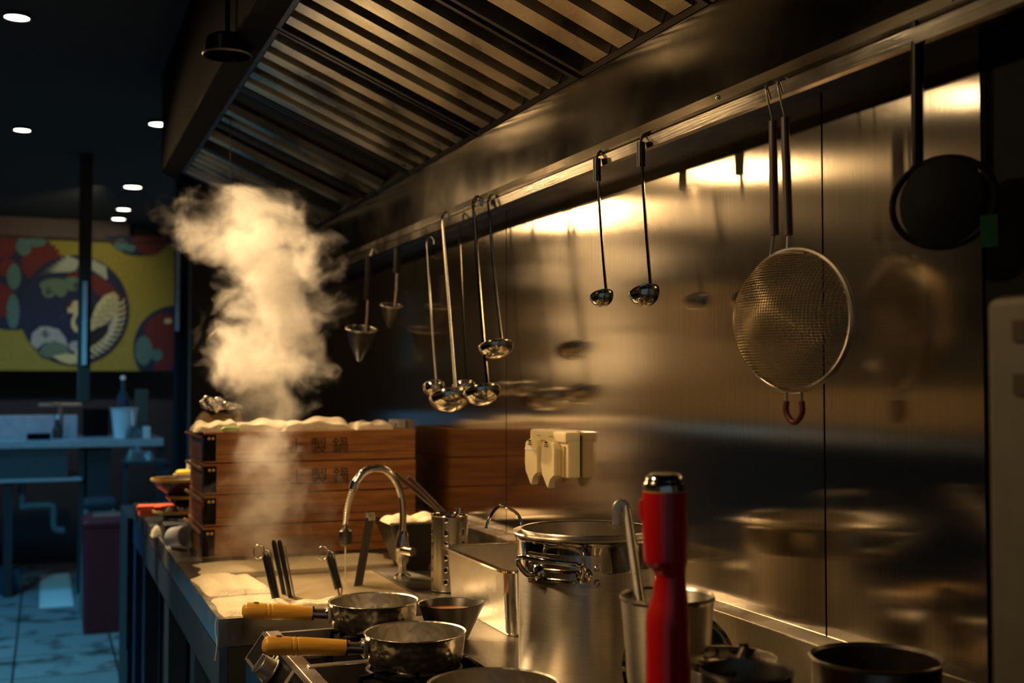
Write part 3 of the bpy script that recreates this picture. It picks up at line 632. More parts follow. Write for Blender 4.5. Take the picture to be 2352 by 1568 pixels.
# ------------------------------------------------------------------ faucet
fx, fy = .792, 2.70
fc = thing('faucet', 'chrome gooseneck faucet with flexible spout, water running from it', 'faucet', (fx, fy, CT))
zt = lambda py, D: CZ-(py-880)*D/F
b = nb(); lathe(b, [(0, 0), (.020, 0), (.020, .006), (.010, .012), (.009, .030), (.016, .040), (.018, .075), (.014, .10), (.010, .112), (0, .112)], 28); obj('valve_body', b, M['mirror'], fc)
b = nb(); tube(b, [(.0, -.01, .066), (.012, -.045, .066)], [.012, .010], 20); obj('valve_knob', b, M['mirror'], fc)
TZ = zt(1076, 2.75)-CT
path = smoothpath([(0, 0, .105), (.001, 0, .15), (-.003, 0, .19), (-.016, 0, .225), (-.040, 0, TZ-.007), (-.070, 0, TZ), (-.096, 0, TZ-.009), (-.115, 0, TZ-.032)], 7)
b = nb(); tube(b, path, .0088, 14); obj('gooseneck', b, M['mirror'], fc)
b = nb(); tube(b, [(-.115, 0, TZ-.030), (-.121, 0, TZ-.048)], .0105, 16); obj('collar', b, M['mirror'], fc)
hp = smoothpath([(-.119, 0, TZ-.042), (-.128, 0, TZ-.070), (-.135, 0, TZ-.10), (-.138, 0, TZ-.130)], 12)
b = nb(); tube(b, hp, [.0062+.0012*(i % 2) for i in range(len(hp))], 14); obj('flexible_spout', b, M['steel'], fc)
b = nb(); lathe(b, [(.005, 0), (.008, -.010), (.015, -.016), (.0165, -.030), (.014, -.046), (.009, -.050), (0, -.050)], 28, -.138, 0); 
for v in b.verts: v.co.z += TZ-.128
obj('spray_head', b, M['darksteel'], fc)
wtr = plain('running_water', (.7, .62, .5), .05); b = nb(); tube(b, [(-.138, 0, TZ-.178), (-.1375, 0, TZ-.22), (-.138, 0, -.065)], [.0022, .0016, .0012], 8); w_ = obj('water_stream', b, wtr, None, True, (fx, fy, CT)); tag(w_, 'thin stream of water falling from the faucet head into the basin', 'water stream')
# ------------------------------------------------------------------ dark tapered bin behind faucet
c = (.862, 2.86, .8605)
t = thing('waste_bin', 'black tapered square bin behind the faucet with cream cloth in it', 'bin', c)
b = nb(); loft(b, [rr3(.035, .04, .01, 0), rr3(.078, .085, .012, .115), rr3(.082, .089, .012, .117), rr3(.076, .083, .012, .112), rr3(.034, .038, .01, .004)], True, True); obj('body', b, M['blackplastic'], t)
b = nb(); tube(b, [(-.08, -.088, .118), (.08, -.088, .118)], .0025, 8); obj('wire_edge', b, M['steel'], t)
def clothmesh(sx, sy, h, seed, nx=26, ny=20, edge=.0, round_=.5):
    rd = random.Random(seed); ph = [rd.uniform(0, 6) for _ in range(8)]; b = nb(); V = {}
    for lay in (0, 1):
        for i in range(nx+1):
            for j in range(ny+1):
                u, v = i/nx*2-1, j/ny*2-1; e = (1-abs(u)**4)*(1-abs(v)**4)
                wob = .03*math.sin(5*u+ph[0])+.03*math.sin(4*v+ph[1])
                z = h*e**.4*(.72+.28*math.sin(3.1*u+ph[2]+1.5*v)*math.cos(2.3*v+ph[3])+.10*math.sin(9*u+ph[4])+.07*math.sin(8*v+4*u+ph[5])) if lay else 0.0
                V[lay, i, j] = b.verts.new((u*sx*(1+wob*abs(u)), v*sy*(1+wob*abs(v)), z+.0005))
    for lay in (0, 1):
        for i in range(nx):
            for j in range(ny): q = [V[lay, i, j], V[lay, i+1, j], V[lay, i+1, j+1], V[lay, i, j+1]]; b.faces.new(q if lay else q[::-1])
    for i in range(nx):
        for j in (0, ny): b.faces.new((V[0, i, j], V[0, i+1, j], V[1, i+1, j], V[1, i, j]))
    for j in range(ny):
        for i in (0, nx): b.faces.new((V[0, i, j], V[0, i, j+1], V[1, i, j+1], V[1, i, j]))
    return b
def cloth(name, label, loc, sx, sy, h, seed, rot=0, m='cloth', cat='towel', group=None):
    o = obj(name, clothmesh(sx, sy, h, seed), M[m], None, True, loc, (0, 0, rot)); return tag(o, label, cat, group)
cloth('cloth_bundle', 'cream cloth bundled in the top of the black tapered bin', (.862, 2.86, .962), .066, .07, .035, 3, cat='cloth')
# dark sticks leaning behind
for i, (pa, pb, lb) in enumerate((((905, 1086), (962, 1172), 'left one of two dark sticks leaning behind the faucet arch'), ((938, 1095), (985, 1190), 'right one of two dark sticks leaning behind the faucet arch'))):
    a = at(pa[0], pa[1], 2.95); c2 = Vector((.955, a.y-.03, .975)); o = obj('dark_stick', tube(nb(), [a, (a+c2)/2, c2], .006, 10), M['brownrod']); tag(o, lb, 'stick', 'dark sticks leaning behind the faucet')
# spatula leaning in basin
a = at(850, 1190, 2.72); c2 = Vector((a.x-.05, a.y-.02, CT-.10))
t = thing('steel_spatula', 'flat steel spatula handle leaning out of the basin beside the faucet', 'spatula', tuple(a))
b = nb(); d = (c2-a); tube(b, [(0, 0, 0), d*.5, d], .012, 8, flat=.2); obj('blade', b, M['darksteel'], t); obj('tip', box(nb(), -.011, .011, -.004, .003, -.006, .016, .002), M['mirror'], t)
# ------------------------------------------------------------------ noodle strainer handles
def strainer(pa, pb, D, lb, ring=True, w_=.010):
    a = at(pa[0], pa[1], D); c2 = at(pb[0], pb[1], D-.02); d = (c2-a); end = a+d*1.25
    t = thing('noodle_strainer', lb, 'noodle strainer', tuple(a), group='noodle strainers in the boiler')
    b = nb(); tube(b, [(0, 0, 0), d*.06, d*.5, d], [w_*.55, w_, w_, w_*.85], 14, flat=.6); obj('grip', b, M['blackplastic'], t)
    b = nb(); tube(b, [d*.1+Vector((.009, -.004, 0)), d*1.0+Vector((.008, -.004, 0)), d*1.3], .002, 8); obj('wire', b, M['steel'], t)
    bz = Vector((0, 0, 0)); base = d*1.3
    b = nb(); cx_, cy_ = base.x, base.y; rr_ = .048
    bx = min(max(a.x+cx_, BX0+.056), BX1-.056)-a.x; by = min(max(a.y+cy_, BY0+.056), BY1-.056)-a.y
    z0 = CT-.008-a.z
    lathe(b, [(rr_, z0), (rr_*.95, z0-.06), (rr_*.7, z0-.11), (0, z0-.12)], 28, bx, by); obj('basket', b, M['dull'], t, solid=.001)
    b = nb(); tube(b, [d*.98, Vector((bx, by-rr_ if by > d.y else by+rr_, z0))], .0025, 8); obj('neck', b, M['steel'], t)
    if ring:
        b = nb(); tube(b, [(-.014+.011*math.cos(2*PI*k/28), -.002, .006+.0145*math.sin(2*PI*k/28)) for k in range(28)], .0013, 8, closed=True); obj('ring', b, M['steel'], t)
        b = nb(); tube(b, smoothpath([(-.006, 0, .0), (.0, 0, .010), (.010, 0, .004), (.012, -.002, -.012)], 4), .0013, 8); obj('loop', b, M['steel'], t)
    return t
strainer((610, 1272), (632, 1375), 2.47, 'black-handled noodle strainer with a ring, left one in the boiler')
strainer((628, 1240), (655, 1378), 2.60, 'tallest black-handled noodle strainer, standing just right of the left ringed one', False, .0065)
strainer((641, 1240), (668, 1378), 2.56, 'slim black noodle strainer handle touching the tallest one', False, .0065)
strainer((756, 1275), (776, 1352), 2.52, 'black-handled noodle strainer with a ring, nearest the faucet stream')
# ------------------------------------------------------------------ towels
cloth('towel', 'cream folded towel draped on the near left corner of the worktop', (.400, 2.47, CT), .070, .10, .012, 11, 0, group='towels around the boiler')
cloth('towel', 'cream towel lying farther back along the left edge of the worktop', (.395, 2.74, CT), .068, .13, .016, 12, .05, group='towels around the boiler')
cloth('towel', 'long cream towel spread in front of the wooden steamer stack', (.60, 3.00, CT), .24, .085, .014, 13, 0, group='towels around the boiler')
cloth('towel', 'rolled cream towel under the handle of the farthest saucepan', (.50, 2.405, CT), .085, .032, .022, 14, -.12, group='towels around the boiler')
o = obj('loose_thread', tube(nb(), smoothpath([(CX-.002, 2.375, CT), (CX-.005, 2.37, CT-.02), (CX-.002, 2.365, CT-.05), (CX-.006, 2.362, CT-.08)], 4), .0008, 6), M['cloth']); tag(o, 'loose thread hanging from the towel at the worktop corner', 'thread')
# ------------------------------------------------------------------ wooden steamer trays
SX0, SX1, SY_0, SY_1 = .385, .952, 3.12, 3.46; TH = .0815
def text_mesh(s, size, ext=.0004):
    cu = bpy.data.curves.new('glyphs', 'FONT'); cu.body = s; cu.size = size; cu.extrude = ext; cu.align_x = 'CENTER'
    o = bpy.data.objects.new('glyphs', cu); C.objects.link(o)
    dg = bpy.context.evaluated_depsgraph_get(); me = bpy.data.meshes.new_from_object(o.evaluated_get(dg)); bpy.data.objects.remove(o); return me
trays = ['topmost wooden steamer tray of the stack, brush-written characters on its front', 'wooden steamer tray second from the top, with brush-written characters', 'wooden steamer tray third from the top, veiled by steam', 'lowest wooden steamer tray of the stack, resting on the worktop']
ZB = CT+.004
for k in range(4):
    z0 = ZB+.006+(3-k)*TH; jx = random.uniform(-.003, .003)
    t = thing('steamer_tray', trays[k], 'steamer tray', ((SX0+SX1)/2+jx, (SY_0+SY_1)/2, z0), (0, 0, random.uniform(-.006, .002)), 'stacked wooden steamer trays')
    hw, hd = (SX1-SX0)/2, (SY_1-SY_0)/2; h_ = TH-.003
    b = nb(); box(b, -hw, hw, -hd, -hd+.018, 0, h_, .0015); obj('front_board', b, M['wood'], t, False)
    b = nb(); box(b, -hw, hw, hd-.018, hd, 0, h_, .0015); obj('back_board', b, M['wood'], t, False)
    for s in (-1, 1):
        b = nb(); box(b, s*hw-(.018 if s > 0 else 0), s*hw+(.018 if s < 0 else 0), -hd+.0185, hd-.0185, 0, h_, .0015); obj('side_board', b, M['wood'], t, False)
    b = nb(); box(b, -hw+.019, hw-.019, -hd+.019, hd-.019, .004, .010); obj('slat_floor', b, M['wood'], t, False)
    b = nb(); box(b, -hw-.0012, -hw+.030, -hd-.0012, -hd-.0002, .004, h_-.006); box(b, -hw-.0012, -hw-.0002, -hd-.0012, -hd+.05, .004, h_-.006); cr = obj('corner_plate', b, M['black'], t, False)
    for xx in (.012, .022):
        b = nb(); lathe(b, [(0, .003), (.003, .002), (.004, 0)], 12); obj('rivet', b, M['gold'], cr, True, (-hw+xx, -hd-.0012, h_-.016), (PI/2, 0, 0))
    obj('side_rail', tube(nb(), [(-hw-.008, -hd+.01, h_-.012), (-hw-.012, hd-.02, h_-.012)], .005, 8), M['wood'], t)
    if k < 2:
        me = text_mesh('上 製 鍋', .046); me.materials.append(M['ink']); tx = bpy.data.objects.new('brush_writing', me); C.objects.link(tx); tx.parent = t; tx.location = (.015, -hd-.0008, .022); tx.rotation_euler = (PI/2, 0, 0)
    obj('seam_strip', box(nb(), -hw+.032, hw-.002, -hd-.0006, -hd-.0001, .020, .0215), M['ink'], t, False)
o = obj('metal_plate', box(nb(), SX0-.005, SX1+.0, SY_0-.004, SY_1+.004, CT+.0003, ZB+.0055, .001), M['darksteel']); tag(o, 'dark metal base plate under the wooden steamer trays', 'base plate')
TZ4 = ZB+.006+4*TH-.003
for i, (px, wpx, hh, lb) in enumerate(((495, 50, .024, 'grey-cream cloth lump at the left end on top of the steamer'), (600, 75, .022, 'cream cloth mound behind the steam on the steamer top'), (720, 85, .026, 'wide cream cloth mound on the middle of the steamer top'), (850, 45, .020, 'small cream cloth mound at the right end of the steamer top'))):
    c = hy(px, 985, 3.20); cloth('steamer_cloth', lb, (c.x, 3.20, TZ4), wpx*3.2/F, .06, hh*1.35, 20+i, 0, 'cloth2', 'cloth', 'cloths on the steamer stack')
c = hy(530, 990, 3.128); o = obj('green_strap', tube(nb(), smoothpath([(-.022, 0, 0), (-.015, 0, .006), (.015, 0, .006), (.022, 0, 0)], 4), .004, 8), M['green'], None, True, (c.x, 3.132, TZ4+.0035)); tag(o, 'small bright green strap on the front edge of the steamer top', 'strap')
# foil and brown bundle on top-left
c = hy(500, 960, 3.32)
t = thing('brown_bundle', 'brown paper bundle on the top left of the steamer stack', 'bundle', (c.x+.005, 3.32, TZ4))
b = clothmesh(.065, .05, .055, 31); obj('paper', b, M['brownpaper'], t)
rd = random.Random(5); b = nb(); bmesh.ops.create_icosphere(b, subdivisions=4, radius=1)
for v in b.verts:
    d = v.co.normalized(); f_ = 1+.25*math.sin(9*d.x+3*d.z)+.2*math.sin(13*d.y+7*d.x)+rd.uniform(-.12, .12); tx_ = (d.x+1)/2
    v.co = Vector((d.x*.060, d.y*.022*f_, d.z*(.006+.022*(1-tx_)**1.5)*f_))
o = obj('foil_wrap', b, M['foil'], None, False, (c.x+.01, 3.315, TZ4+.068), (0, .1, 0)); tag(o, 'crumpled aluminium foil on top of the brown bundle', 'foil')
# ------------------------------------------------------------------ crockery pile at the counter's far left
def bowl_obj(name, label, cat, loc, r, h, m_out, m_rim, group=None, base=.4):
    t = thing(name, label, cat, loc, group=group)
    b = nb(); lathe(b, [(0, 0), (r*base, 0), (r*base, .004), (r*.8, h*.5), (r, h), (r*.97, h), (r*.76, h*.52), (r*.3, .008), (0, .008)], 48); obj('body', b, M[m_out], t)
    b = nb(); lathe(b, [(r*.985, h-.007), (r*1.03, h-.004), (r*1.03, h+.002), (r*.95, h+.002), (r*.93, h-.004)], 48); obj('rim', b, M[m_rim], t); return t
def Q(px, py, y): return hy(px, py, y)
ybase = 3.72
q = Q(430, 1195, ybase+.03)
cloth('towel', 'rolled cream cloth at the far end of the worktop under the black dish', (Q(388, 1212, ybase).x, ybase, CT), .055, .05, .045, 41, group='towels at the far end')
cloth('checked_cloth', 'brown checked cloth folded beside the rolled cream cloth', (Q(440, 1215, ybase).x+.02, ybase-.03, CT), .045, .045, .050, 42, 0, 'checker', 'cloth')
z_ = CT+.052
bowl_obj('black_dish', 'black dish holding shiny scraps, lowest of the pile beside the steamer', 'dish', (Q(410, 1190, ybase).x, ybase, z_), .075, .022, 'blackplastic', 'gold', base=.6)
b = nb(); rd = random.Random(2)
t = thing('food_scraps', 'shiny pale scraps lying in the black dish', 'food', (Q(415, 1180, ybase).x, ybase-.02, z_+.016))
for k in range(8):
    b = nb(); bmesh.ops.create_icosphere(b, subdivisions=2, radius=.011); o = obj('scrap', b, M['white'], t, True, (rd.uniform(-.04, .05), rd.uniform(-.02, .02), rd.uniform(.0, .010)))
# red-orange tray
c = Q(358, 1168, ybase+.06)
t = thing('orange_tray', 'bright orange plastic tray sticking out from the pile beside the steamer', 'tray', (c.x, ybase+.06, CT+.055))
obj('plate', box(nb(), -.05, .06, -.04, .05, .0, .030, .003), M['redorange'], t); obj('lip', box(nb(), -.060, -.01, -.055, -.04, .020, .034, .002), M['redorange'], t)
bowl_obj('small_bowl', 'small dark bowl with a gold rim, second bowl up in the pile beside the steamer', 'bowl', (Q(430, 1150, ybase).x, ybase, z_+.026), .062, .040, 'blackplastic', 'gold')
t2 = bowl_obj('large_bowl', 'large maroon bowl with a gold rim at the top of the pile beside the steamer', 'bowl', (Q(402, 1112, ybase).x+.01, ybase, z_+.068), .080, .050, 'bowldark', 'gold')
zt2 = z_+.068+.050
bowl_obj('white_saucer', 'white saucer resting on the large maroon bowl', 'saucer', (Q(425, 1102, ybase).x, ybase, zt2+.0005), .034, .012, 'white', 'white', base=.8)
c = Q(423, 1092, ybase); b = nb(); lathe(b, [(0, 0), (.018, 0), (.026, .005), (.026, .011), (.018, .016), (0, .017)], 32); o = obj('lemon_half', b, M['yellow'], None, True, (c.x, ybase, zt2+.010)); tag(o, 'bright yellow lemon half on the white saucer', 'lemon')
c = Q(437, 1080, ybase+.04)
t = thing('white_pitcher', 'small white spouted pitcher behind the lemon', 'pitcher', (c.x, ybase+.045, zt2+.002))
b = nb(); lathe(b, [(0, 0), (.014, 0), (.016, .015), (.010, .030), (.012, .048), (.010, .049), (0, .030)], 24); obj('body', b, M['white'], t)
b = nb(); tube(b, [(-.004, 0, .040), (.016, 0, .034)], [.008, .006], 10); obj('spout', b, M['white'], t)
# white curved cup on its side
c = hz(408, 1262, CT)
t = thing('white_cup', 'white cup lying on its side near the worktop edge', 'cup', (c.x+.012, c.y, CT+.034))
b = nb(); lathe(b, [(.012, -.05), (.030, -.045), (.033, .03), (.030, .032), (.028, -.03), (.01, -.04)], 36); obj('body', b, M['white'], t, True, None, (math.radians(82), 0, .4))
c = Q(432, 1278, 3.55); o = obj('dark_box', box(nb(), -.04, .035, -.05, .04, 0, .05, .004), M['dark'], None, True, (.366, 3.60, CT+.0003)); tag(o, 'small dark box between the white cup and the steamer', 'box')
# ------------------------------------------------------------------ near right objects
t = thing('pepper_mill', 'tall glossy red cylinder mill with chrome domed cap, standing in front of the stockpot', 'pepper mill', (.610, 1.10, GZ))
D0 = 1.25; R0 = 51*D0/F
zz = lambda py: CZ-(py-880)*D0/F-GZ
side = Vector((math.cos(YAW), -math.sin(YAW)))
pr = []; of = []
for py, l, r_ in ((1700, 1485, 1589), (1560, 1485, 1589), (1460, 1486, 1587), (1425, 1486, 1586), (1400, 1489, 1585), (1380, 1496, 1583), (1360, 1503, 1581), (1340, 1504, 1579), (1322, 1508, 1578), (1308, 1504, 1578), (1297, 1494, 1579), (1288, 1484, 1581), (1278, 1482, 1582), (1200, 1479, 1583), (1140, 1479, 1583), (1126, 1480, 1583)):
    pr.append(((r_-l)/2*D0/F, max(0, zz(py)))); s_ = ((l+r_)/2-1531)*D0/F; of.append((side.x*s_, side.y*s_))
pr = [(pr[0][0], 0.0)]+pr[1:]
pr = [(0, 0)]+pr; of = [of[0]]+of
b = nb(); lathe(b, pr, 56, offs=of); obj('body', b, M['red'], t)
b = nb(); z1 = zz(1126); lathe(b, [(R0*.98, z1-.001), (R0*.98, z1+.004), (R0*.955, z1+.008), (R0*.90, z1+.0100), (R0*.88, z1+.0115), (R0*.84, z1+.0150), (R0*.72, z1+.0180), (R0*.60, z1+.0190), (0, z1+.0190)], 56); obj('cap', b, M['mirror'], t)
b = nb(); q = Vector((-side.x*R0, -side.y*R0, zz(1160))); box(b, q.x-.0025, q.x+.004, q.y-.004, q.y+.004, zz(1190), zz(1145), .001); obj('button', b, M['red'], t)
obj('ring', lathe(nb(), [(R0*.985, z1-.003), (R0*1.0, z1-.001), (R0*.985, z1+.001)], 56), M['gold'], t)
# pitcher
px_, py_ = .697, 1.252; rt = .056; ph = CZ-.256-.870
t = thing('steel_cup', 'tall tapered steel cup behind the red mill', 'cup', (px_, py_, .870))
b = nb(); lathe(b, [(0, 0), (rt*.68, 0), (rt*.70, .004), (rt, ph), (rt*1.02, ph+.001), (rt*.985, ph+.001), (rt*.68, .006), (0, .006)], 72); obj('body', b, M['pot'], t)
b = nb(); lathe(b, [(rt*.995, ph-.004), (rt*1.025, ph-.001), (rt*1.0, ph+.003), (rt*.97, ph)], 72); obj('rim', b, M['steel'], t)
b = nb(); box(b, rt*.25, rt*.7, -rt*.92, -rt*.90, .0, .0); b.free()
# hooked ladle tube standing in the cup, hook on the pot rim
a = at(1440, 1166, 1.56); c2 = at(1475, 1420, 1.41)
t = thing('hooked_ladle', 'grey tubular ladle handle leaning from the steel cup, its flat hook on the stockpot rim', 'ladle', tuple(a))
d = c2-a; b = nb(); tube(b, [(0, 0, 0), d*.08, d*.5, d], [.006, .008, .0095, .0105], 16, flat=.7); obj('handle', b, M['dull'], t)
b = nb(); left = Vector((-math.cos(YAW), math.sin(YAW), 0)); pth = smoothpath([Vector((0, 0, -.004)), Vector((0, 0, .004))+left*.004, left*.012+Vector((0, 0, .003)), left*.013+Vector((0, 0, -.012)), left*.012+Vector((0, 0, -.026))], 5); tube(b, pth, [.0065]*(len(pth)-3)+[.0075, .007, .004], 12, flat=.35); obj('hook', b, M['dullbright'], t)
q = d*.63; dr = (cam.location-(a+q)).normalized(); o = obj('hole', lathe(nb(), [(0, 0), (.0028, 0), (.0028, .001), (0, .001)], 16), M['ink'], t); o.location = q+dr*.0098; o.rotation_euler = dr.to_track_quat('Z', 'Y').to_euler()
# leaning lid behind cup
c = at(1560, 1534, 1.545); r = .0745
t = thing('round_lid', 'round steel lid with double rim standing on edge behind the steel cup', 'lid', (c.x, c.y, .870+r+.003)); 
b = nb(); lathe(b, [(r, 0), (r*1.01, .003), (r*.965, .006), (r*.95, .003), (r*.92, .006), (r*.90, .003), (r*.5, .010), (0, .013)], 64); l_ = obj('dome', b, M['mirror'], t, True, None, (math.radians(84), 0, -YAW), solid=.001)
b = nb(); lathe(b, [(0, .034), (.010, .032), (.012, .026), (.006, .018), (.006, .014)], 24); obj('knob', b, M['blackplastic'], t, True, None, (math.radians(84), 0, -YAW))
# stack with soiled lid
c = at(1672, 1520, 1.33)
def pot_simple(label, loc, r, h, m='pot', cat='pot', name='small_pot', dirty=False, handle=False):
    t = thing(name, label, cat, loc)
    b = nb(); lathe(b, [(0, 0), (r*.95, 0), (r*.97, .004), (r*.98, h-.004), (r*1.03, h), (r*1.0, h+.001), (r*.955, h-.003), (r*.94, .006), (0, .006)], 72); obj('body', b, M[m], t)
    return t
m, nt, bs = mat('soiled_steel'); bs.inputs['Metallic'].default_value = .9; bs.inputs['Roughness'].default_value = .28
n = nt.nodes.new('ShaderNodeTexNoise'); n.inputs['Scale'].default_value = 60; n.inputs['Detail'].default_value = 6; rp = nt.nodes.new('ShaderNodeValToRGB'); rp.color_ramp.elements[0].position = .42; rp.color_ramp.elements[1].position = .5
rp.color_ramp.elements[0].color = (.05, .03, .01, 1); rp.color_ramp.elements[1].color = (.62, .56, .42, 1); tcn = nt.nodes.new('ShaderNodeTexCoord'); nt.links.new(tcn.outputs['Object'], n.inputs['Vector']); nt.links.new(n.outputs['Fac'], rp.inputs['Fac']); nt.links.new(rp.outputs['Color'], bs.inputs['Base Color'])
M['soiled'] = m
rl = .052; zl = c.z-.870
p1 = pot_simple('small steel pot right of the red mill, under the soiled lid', (c.x, c.y, .870), rl*.9, zl-.006)
t = thing('soiled_lid', 'soiled shallow steel lid with burnt specks right of the red mill', 'lid', (c.x, c.y, c.z-.0045))
b = nb(); lathe(b, [(0, .001), (rl*.6, .001), (rl*.9, .004), (rl*1.02, .011), (rl*1.05, .011), (rl*.93, .0), (0, -.001)], 64); obj('dish', b, M['soiled'], t)
c3 = at(1740, 1600, 1.08)
p2 = pot_simple('dark pan at the bottom right corner of the stove, cut off by the picture', (c3.x-.012, c3.y, .870), .042, CZ-.262-.870, 'darksteel', 'pan', 'dark_pan')
t = thing('tongs', 'dark bent tongs lying across the pans right of the red mill', 'tongs', tuple(at(1708, 1488, 1.2)))
v1 = at(1680, 1560, 1.10)-at(1708, 1488, 1.2); v2 = at(1728, 1530, 1.2)-at(1708, 1488, 1.2)
obj('arm', tube(nb(), [(0, 0, 0), v1], .0032, 10), M['blackplastic'], t); obj('arm', tube(nb(), [(0, 0, 0), v2], .0032, 10), M['blackplastic'], t); obj('hinge', tube(nb(), [(-.003, 0, .001), (.004, 0, .001)], .0042, 12), M['blackplastic'], t)
# right-hand pot
c4 = at(2012, 1508, 1.30)
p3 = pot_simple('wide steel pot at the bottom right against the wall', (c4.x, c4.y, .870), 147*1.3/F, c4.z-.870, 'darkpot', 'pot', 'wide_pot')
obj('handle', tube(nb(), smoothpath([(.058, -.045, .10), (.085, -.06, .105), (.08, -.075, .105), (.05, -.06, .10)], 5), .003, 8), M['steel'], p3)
# beige upright unit at the right edge
cu = thing('metal_upright', 'blurred beige metal cabinet upright at the right edge of the picture', 'cabinet', (.79, .66, 0))
obj('column', box(nb(), -.03, .10, 0, .14, 0, 1.395, .01), M['postbeige'], cu); obj('side_column', box(nb(), -.01, .10, -.10, -.005, 0, 1.34, .01), M['greyblue'], cu)
for z in (1.365, 1.32): obj('slot', box(nb(), -.033, -.029, .09, .105, z-.010, z+.008), M['ink'], cu, False)
# ------------------------------------------------------------------ far kitchen
FY = 7.9
a = hy(0, 1012, FY); zc_ = a.z; xr = hy(375, 1012, FY).x
fcn = thing('far_counter', 'long steel counter of the far kitchen under the crane curtain', 'counter', (0, FY, 0))
obj('worktop', box(nb(), -1.6, xr, -.02, .70, zc_-.05, zc_, .004), M['farsteel'], fcn)
obj('front_panel', box(nb(), -1.6, hy(155, 1050, FY).x, .0, .02, hy(0, 1103, FY).z, zc_-.05), M['farpanel'], fcn, False)
obj('lower_shelf', box(nb(), -1.6, hy(188, 1103, FY).x, -.01, .6, hy(0, 1108, FY).z, hy(0, 1101, FY).z), M['farsteel'], fcn, False)
for px in (20, 190, 370): x = hy(px, 1100, FY).x; obj('leg', box(nb(), x-.025, x+.025, .02, .06, 0, zc_-.05), M['dark'], fcn, False)
obj('side_unit', box(nb(), hy(195, 1050, FY).x, hy(255, 1050, FY).x, .02, .5, .15, zc_-.051), M['dark'], fcn, False)
def pz(py, y=FY): return CZ-(py-880)*(y*.9295+.0)/F
# lit steel splashback boxes
o = obj('steel_sink_unit', box(nb(), hy(0, 980, FY+.35).x-.5, hy(125, 980, FY+.35).x, FY+.35, FY+.55, zc_+.0005, hy(0, 955, FY+.35).z, .005), M['farsteel']); tag(o, 'wide bright steel sink unit at the left on the far counter', 'sink unit')
o = obj('steel_container', box(nb(), hy(145, 980, FY+.35).x, hy(178, 980, FY+.35).x, FY+.35, FY+.5, zc_+.0005, hy(0, 955, FY+.35).z, .005), M['farsteel']); tag(o, 'small square steel container beside the sauce bottle on the far counter', 'container')
b = nb(); q = hy(132, 1003, FY+.2); t = thing('sauce_bottle', 'dark sauce bottle with a pale neck standing on the far counter', 'bottle', (q.x, FY+.2, zc_+.0005))
lathe(b, [(0, 0), (.032, 0), (.034, .05), (.022, .08), (.012, .10), (.012, .125), (0, .126)], 24); obj('body', b, M['darkgreenbrown'], t); obj('cap', lathe(nb(), [(.014, .122), (.014, .150), (0, .152)], 16), M['white'], t)
for i, px in enumerate((72, 92, 106)):
    q = hy(px, 1004, FY+.06); o = obj('black_jar', lathe(nb(), [(0, 0), (.026, 0), (.028, .035), (.024, .040), (0, .040)], 20), M['black'], None, True, (q.x, FY+.06, zc_+.0005)); tag(o, ['leftmost of three small black jars at the front of the far counter', 'middle one of three small black jars on the far counter', 'rightmost of three small black jars on the far counter'][i], 'jar', 'black jars on the far counter')
q = hy(285, 1010, FY+.15); t = thing('white_bucket', 'white plastic bucket with a handle standing on the far counter', 'bucket', (q.x, FY+.15, zc_+.0005))
hb = hy(285, 937, FY+.15).z-zc_; rb = 30*7.6/F
obj('body', lathe(nb(), [(0, 0), (rb*.75, 0), (rb*.98, hb*.97), (rb*1.05, hb*.97), (rb*1.05, hb), (rb*.92, hb), (rb*.7, .01), (0, .01)], 40), M['white'], t)
obj('handle', tube(nb(), smoothpath([(rb*.5, -rb*.95, hb*.9), (rb*.55, -rb*1.2, hb*.5), (rb*.45, -rb*1.2, hb*.15)], 6), .008, 8), M['white'], t)
q = hy(307, 1000, FY+.05); o = obj('plastic_bag', clothmesh(.05, .04, .09, 55), M['baggrey'], None, True, (q.x, FY+.05, zc_+.0005)); tag(o, 'crumpled clear bag beside the white bucket', 'bag')
q = hy(336, 1015, FY+.02); o = obj('white_carton', box(nb(), -.022, .022, -.03, .03, 0, .075, .003), M['white'], None, True, (q.x, FY+.02, zc_+.0005)); tag(o, 'small white carton at the right end of the far counter', 'carton')
q = hy(282, 925, FY+.5); t = thing('glass_bottle', 'tall blue glass bottle behind the white bucket', 'bottle', (q.x, FY+.5, zc_+.0005))
obj('body', lathe(nb(), [(0, 0), (.045, 0), (.045, .22), (.036, .27), (.014, .31), (.013, .38), (0, .38)], 28), M['bottle'], t); obj('stopper', lathe(nb(), [(.016, .378), (.017, .40), (0, .405)], 16), M['white'], t)
q = hy(325, 900, FY+.45); o = obj('paper_bag', box(nb(), -.04, .045, -.03, .05, 0, hy(0, 895, FY+.45).z-zc_, .008), M['farpaper'], None, True, (q.x, FY+.45, zc_+.0005)); tag(o, 'tall crumpled brown paper bag at the right on the far counter', 'bag')
b = nb(); ql, qr = hy(88, 930, FY+.6), hy(188, 930, FY+.6); box(b, ql.x, qr.x, FY+.5, FY+.66, ql.z-.008, ql.z+.012, .003)
t = thing('small_shelf', 'small T-shaped steel shelf standing at the back of the far counter', 'shelf', (0, 0, 0)); obj('top', b, M['steel'], t); xm = (ql.x+qr.x)/2
obj('post', box(nb(), xm-.012, xm+.012, FY+.57, FY+.59, zc_+.0005, ql.z-.008), M['steel'], t, False)
q = hy(225, 960, FY+.4); o = obj('black_appliance', box(nb(), hy(192, 960, FY+.4).x, hy(250, 960, FY+.4).x, FY+.4, FY+.65, zc_+.0005, hy(0, 940, FY+.4).z, .01), M['black']); tag(o, 'black box-shaped appliance left of the white bucket', 'appliance')
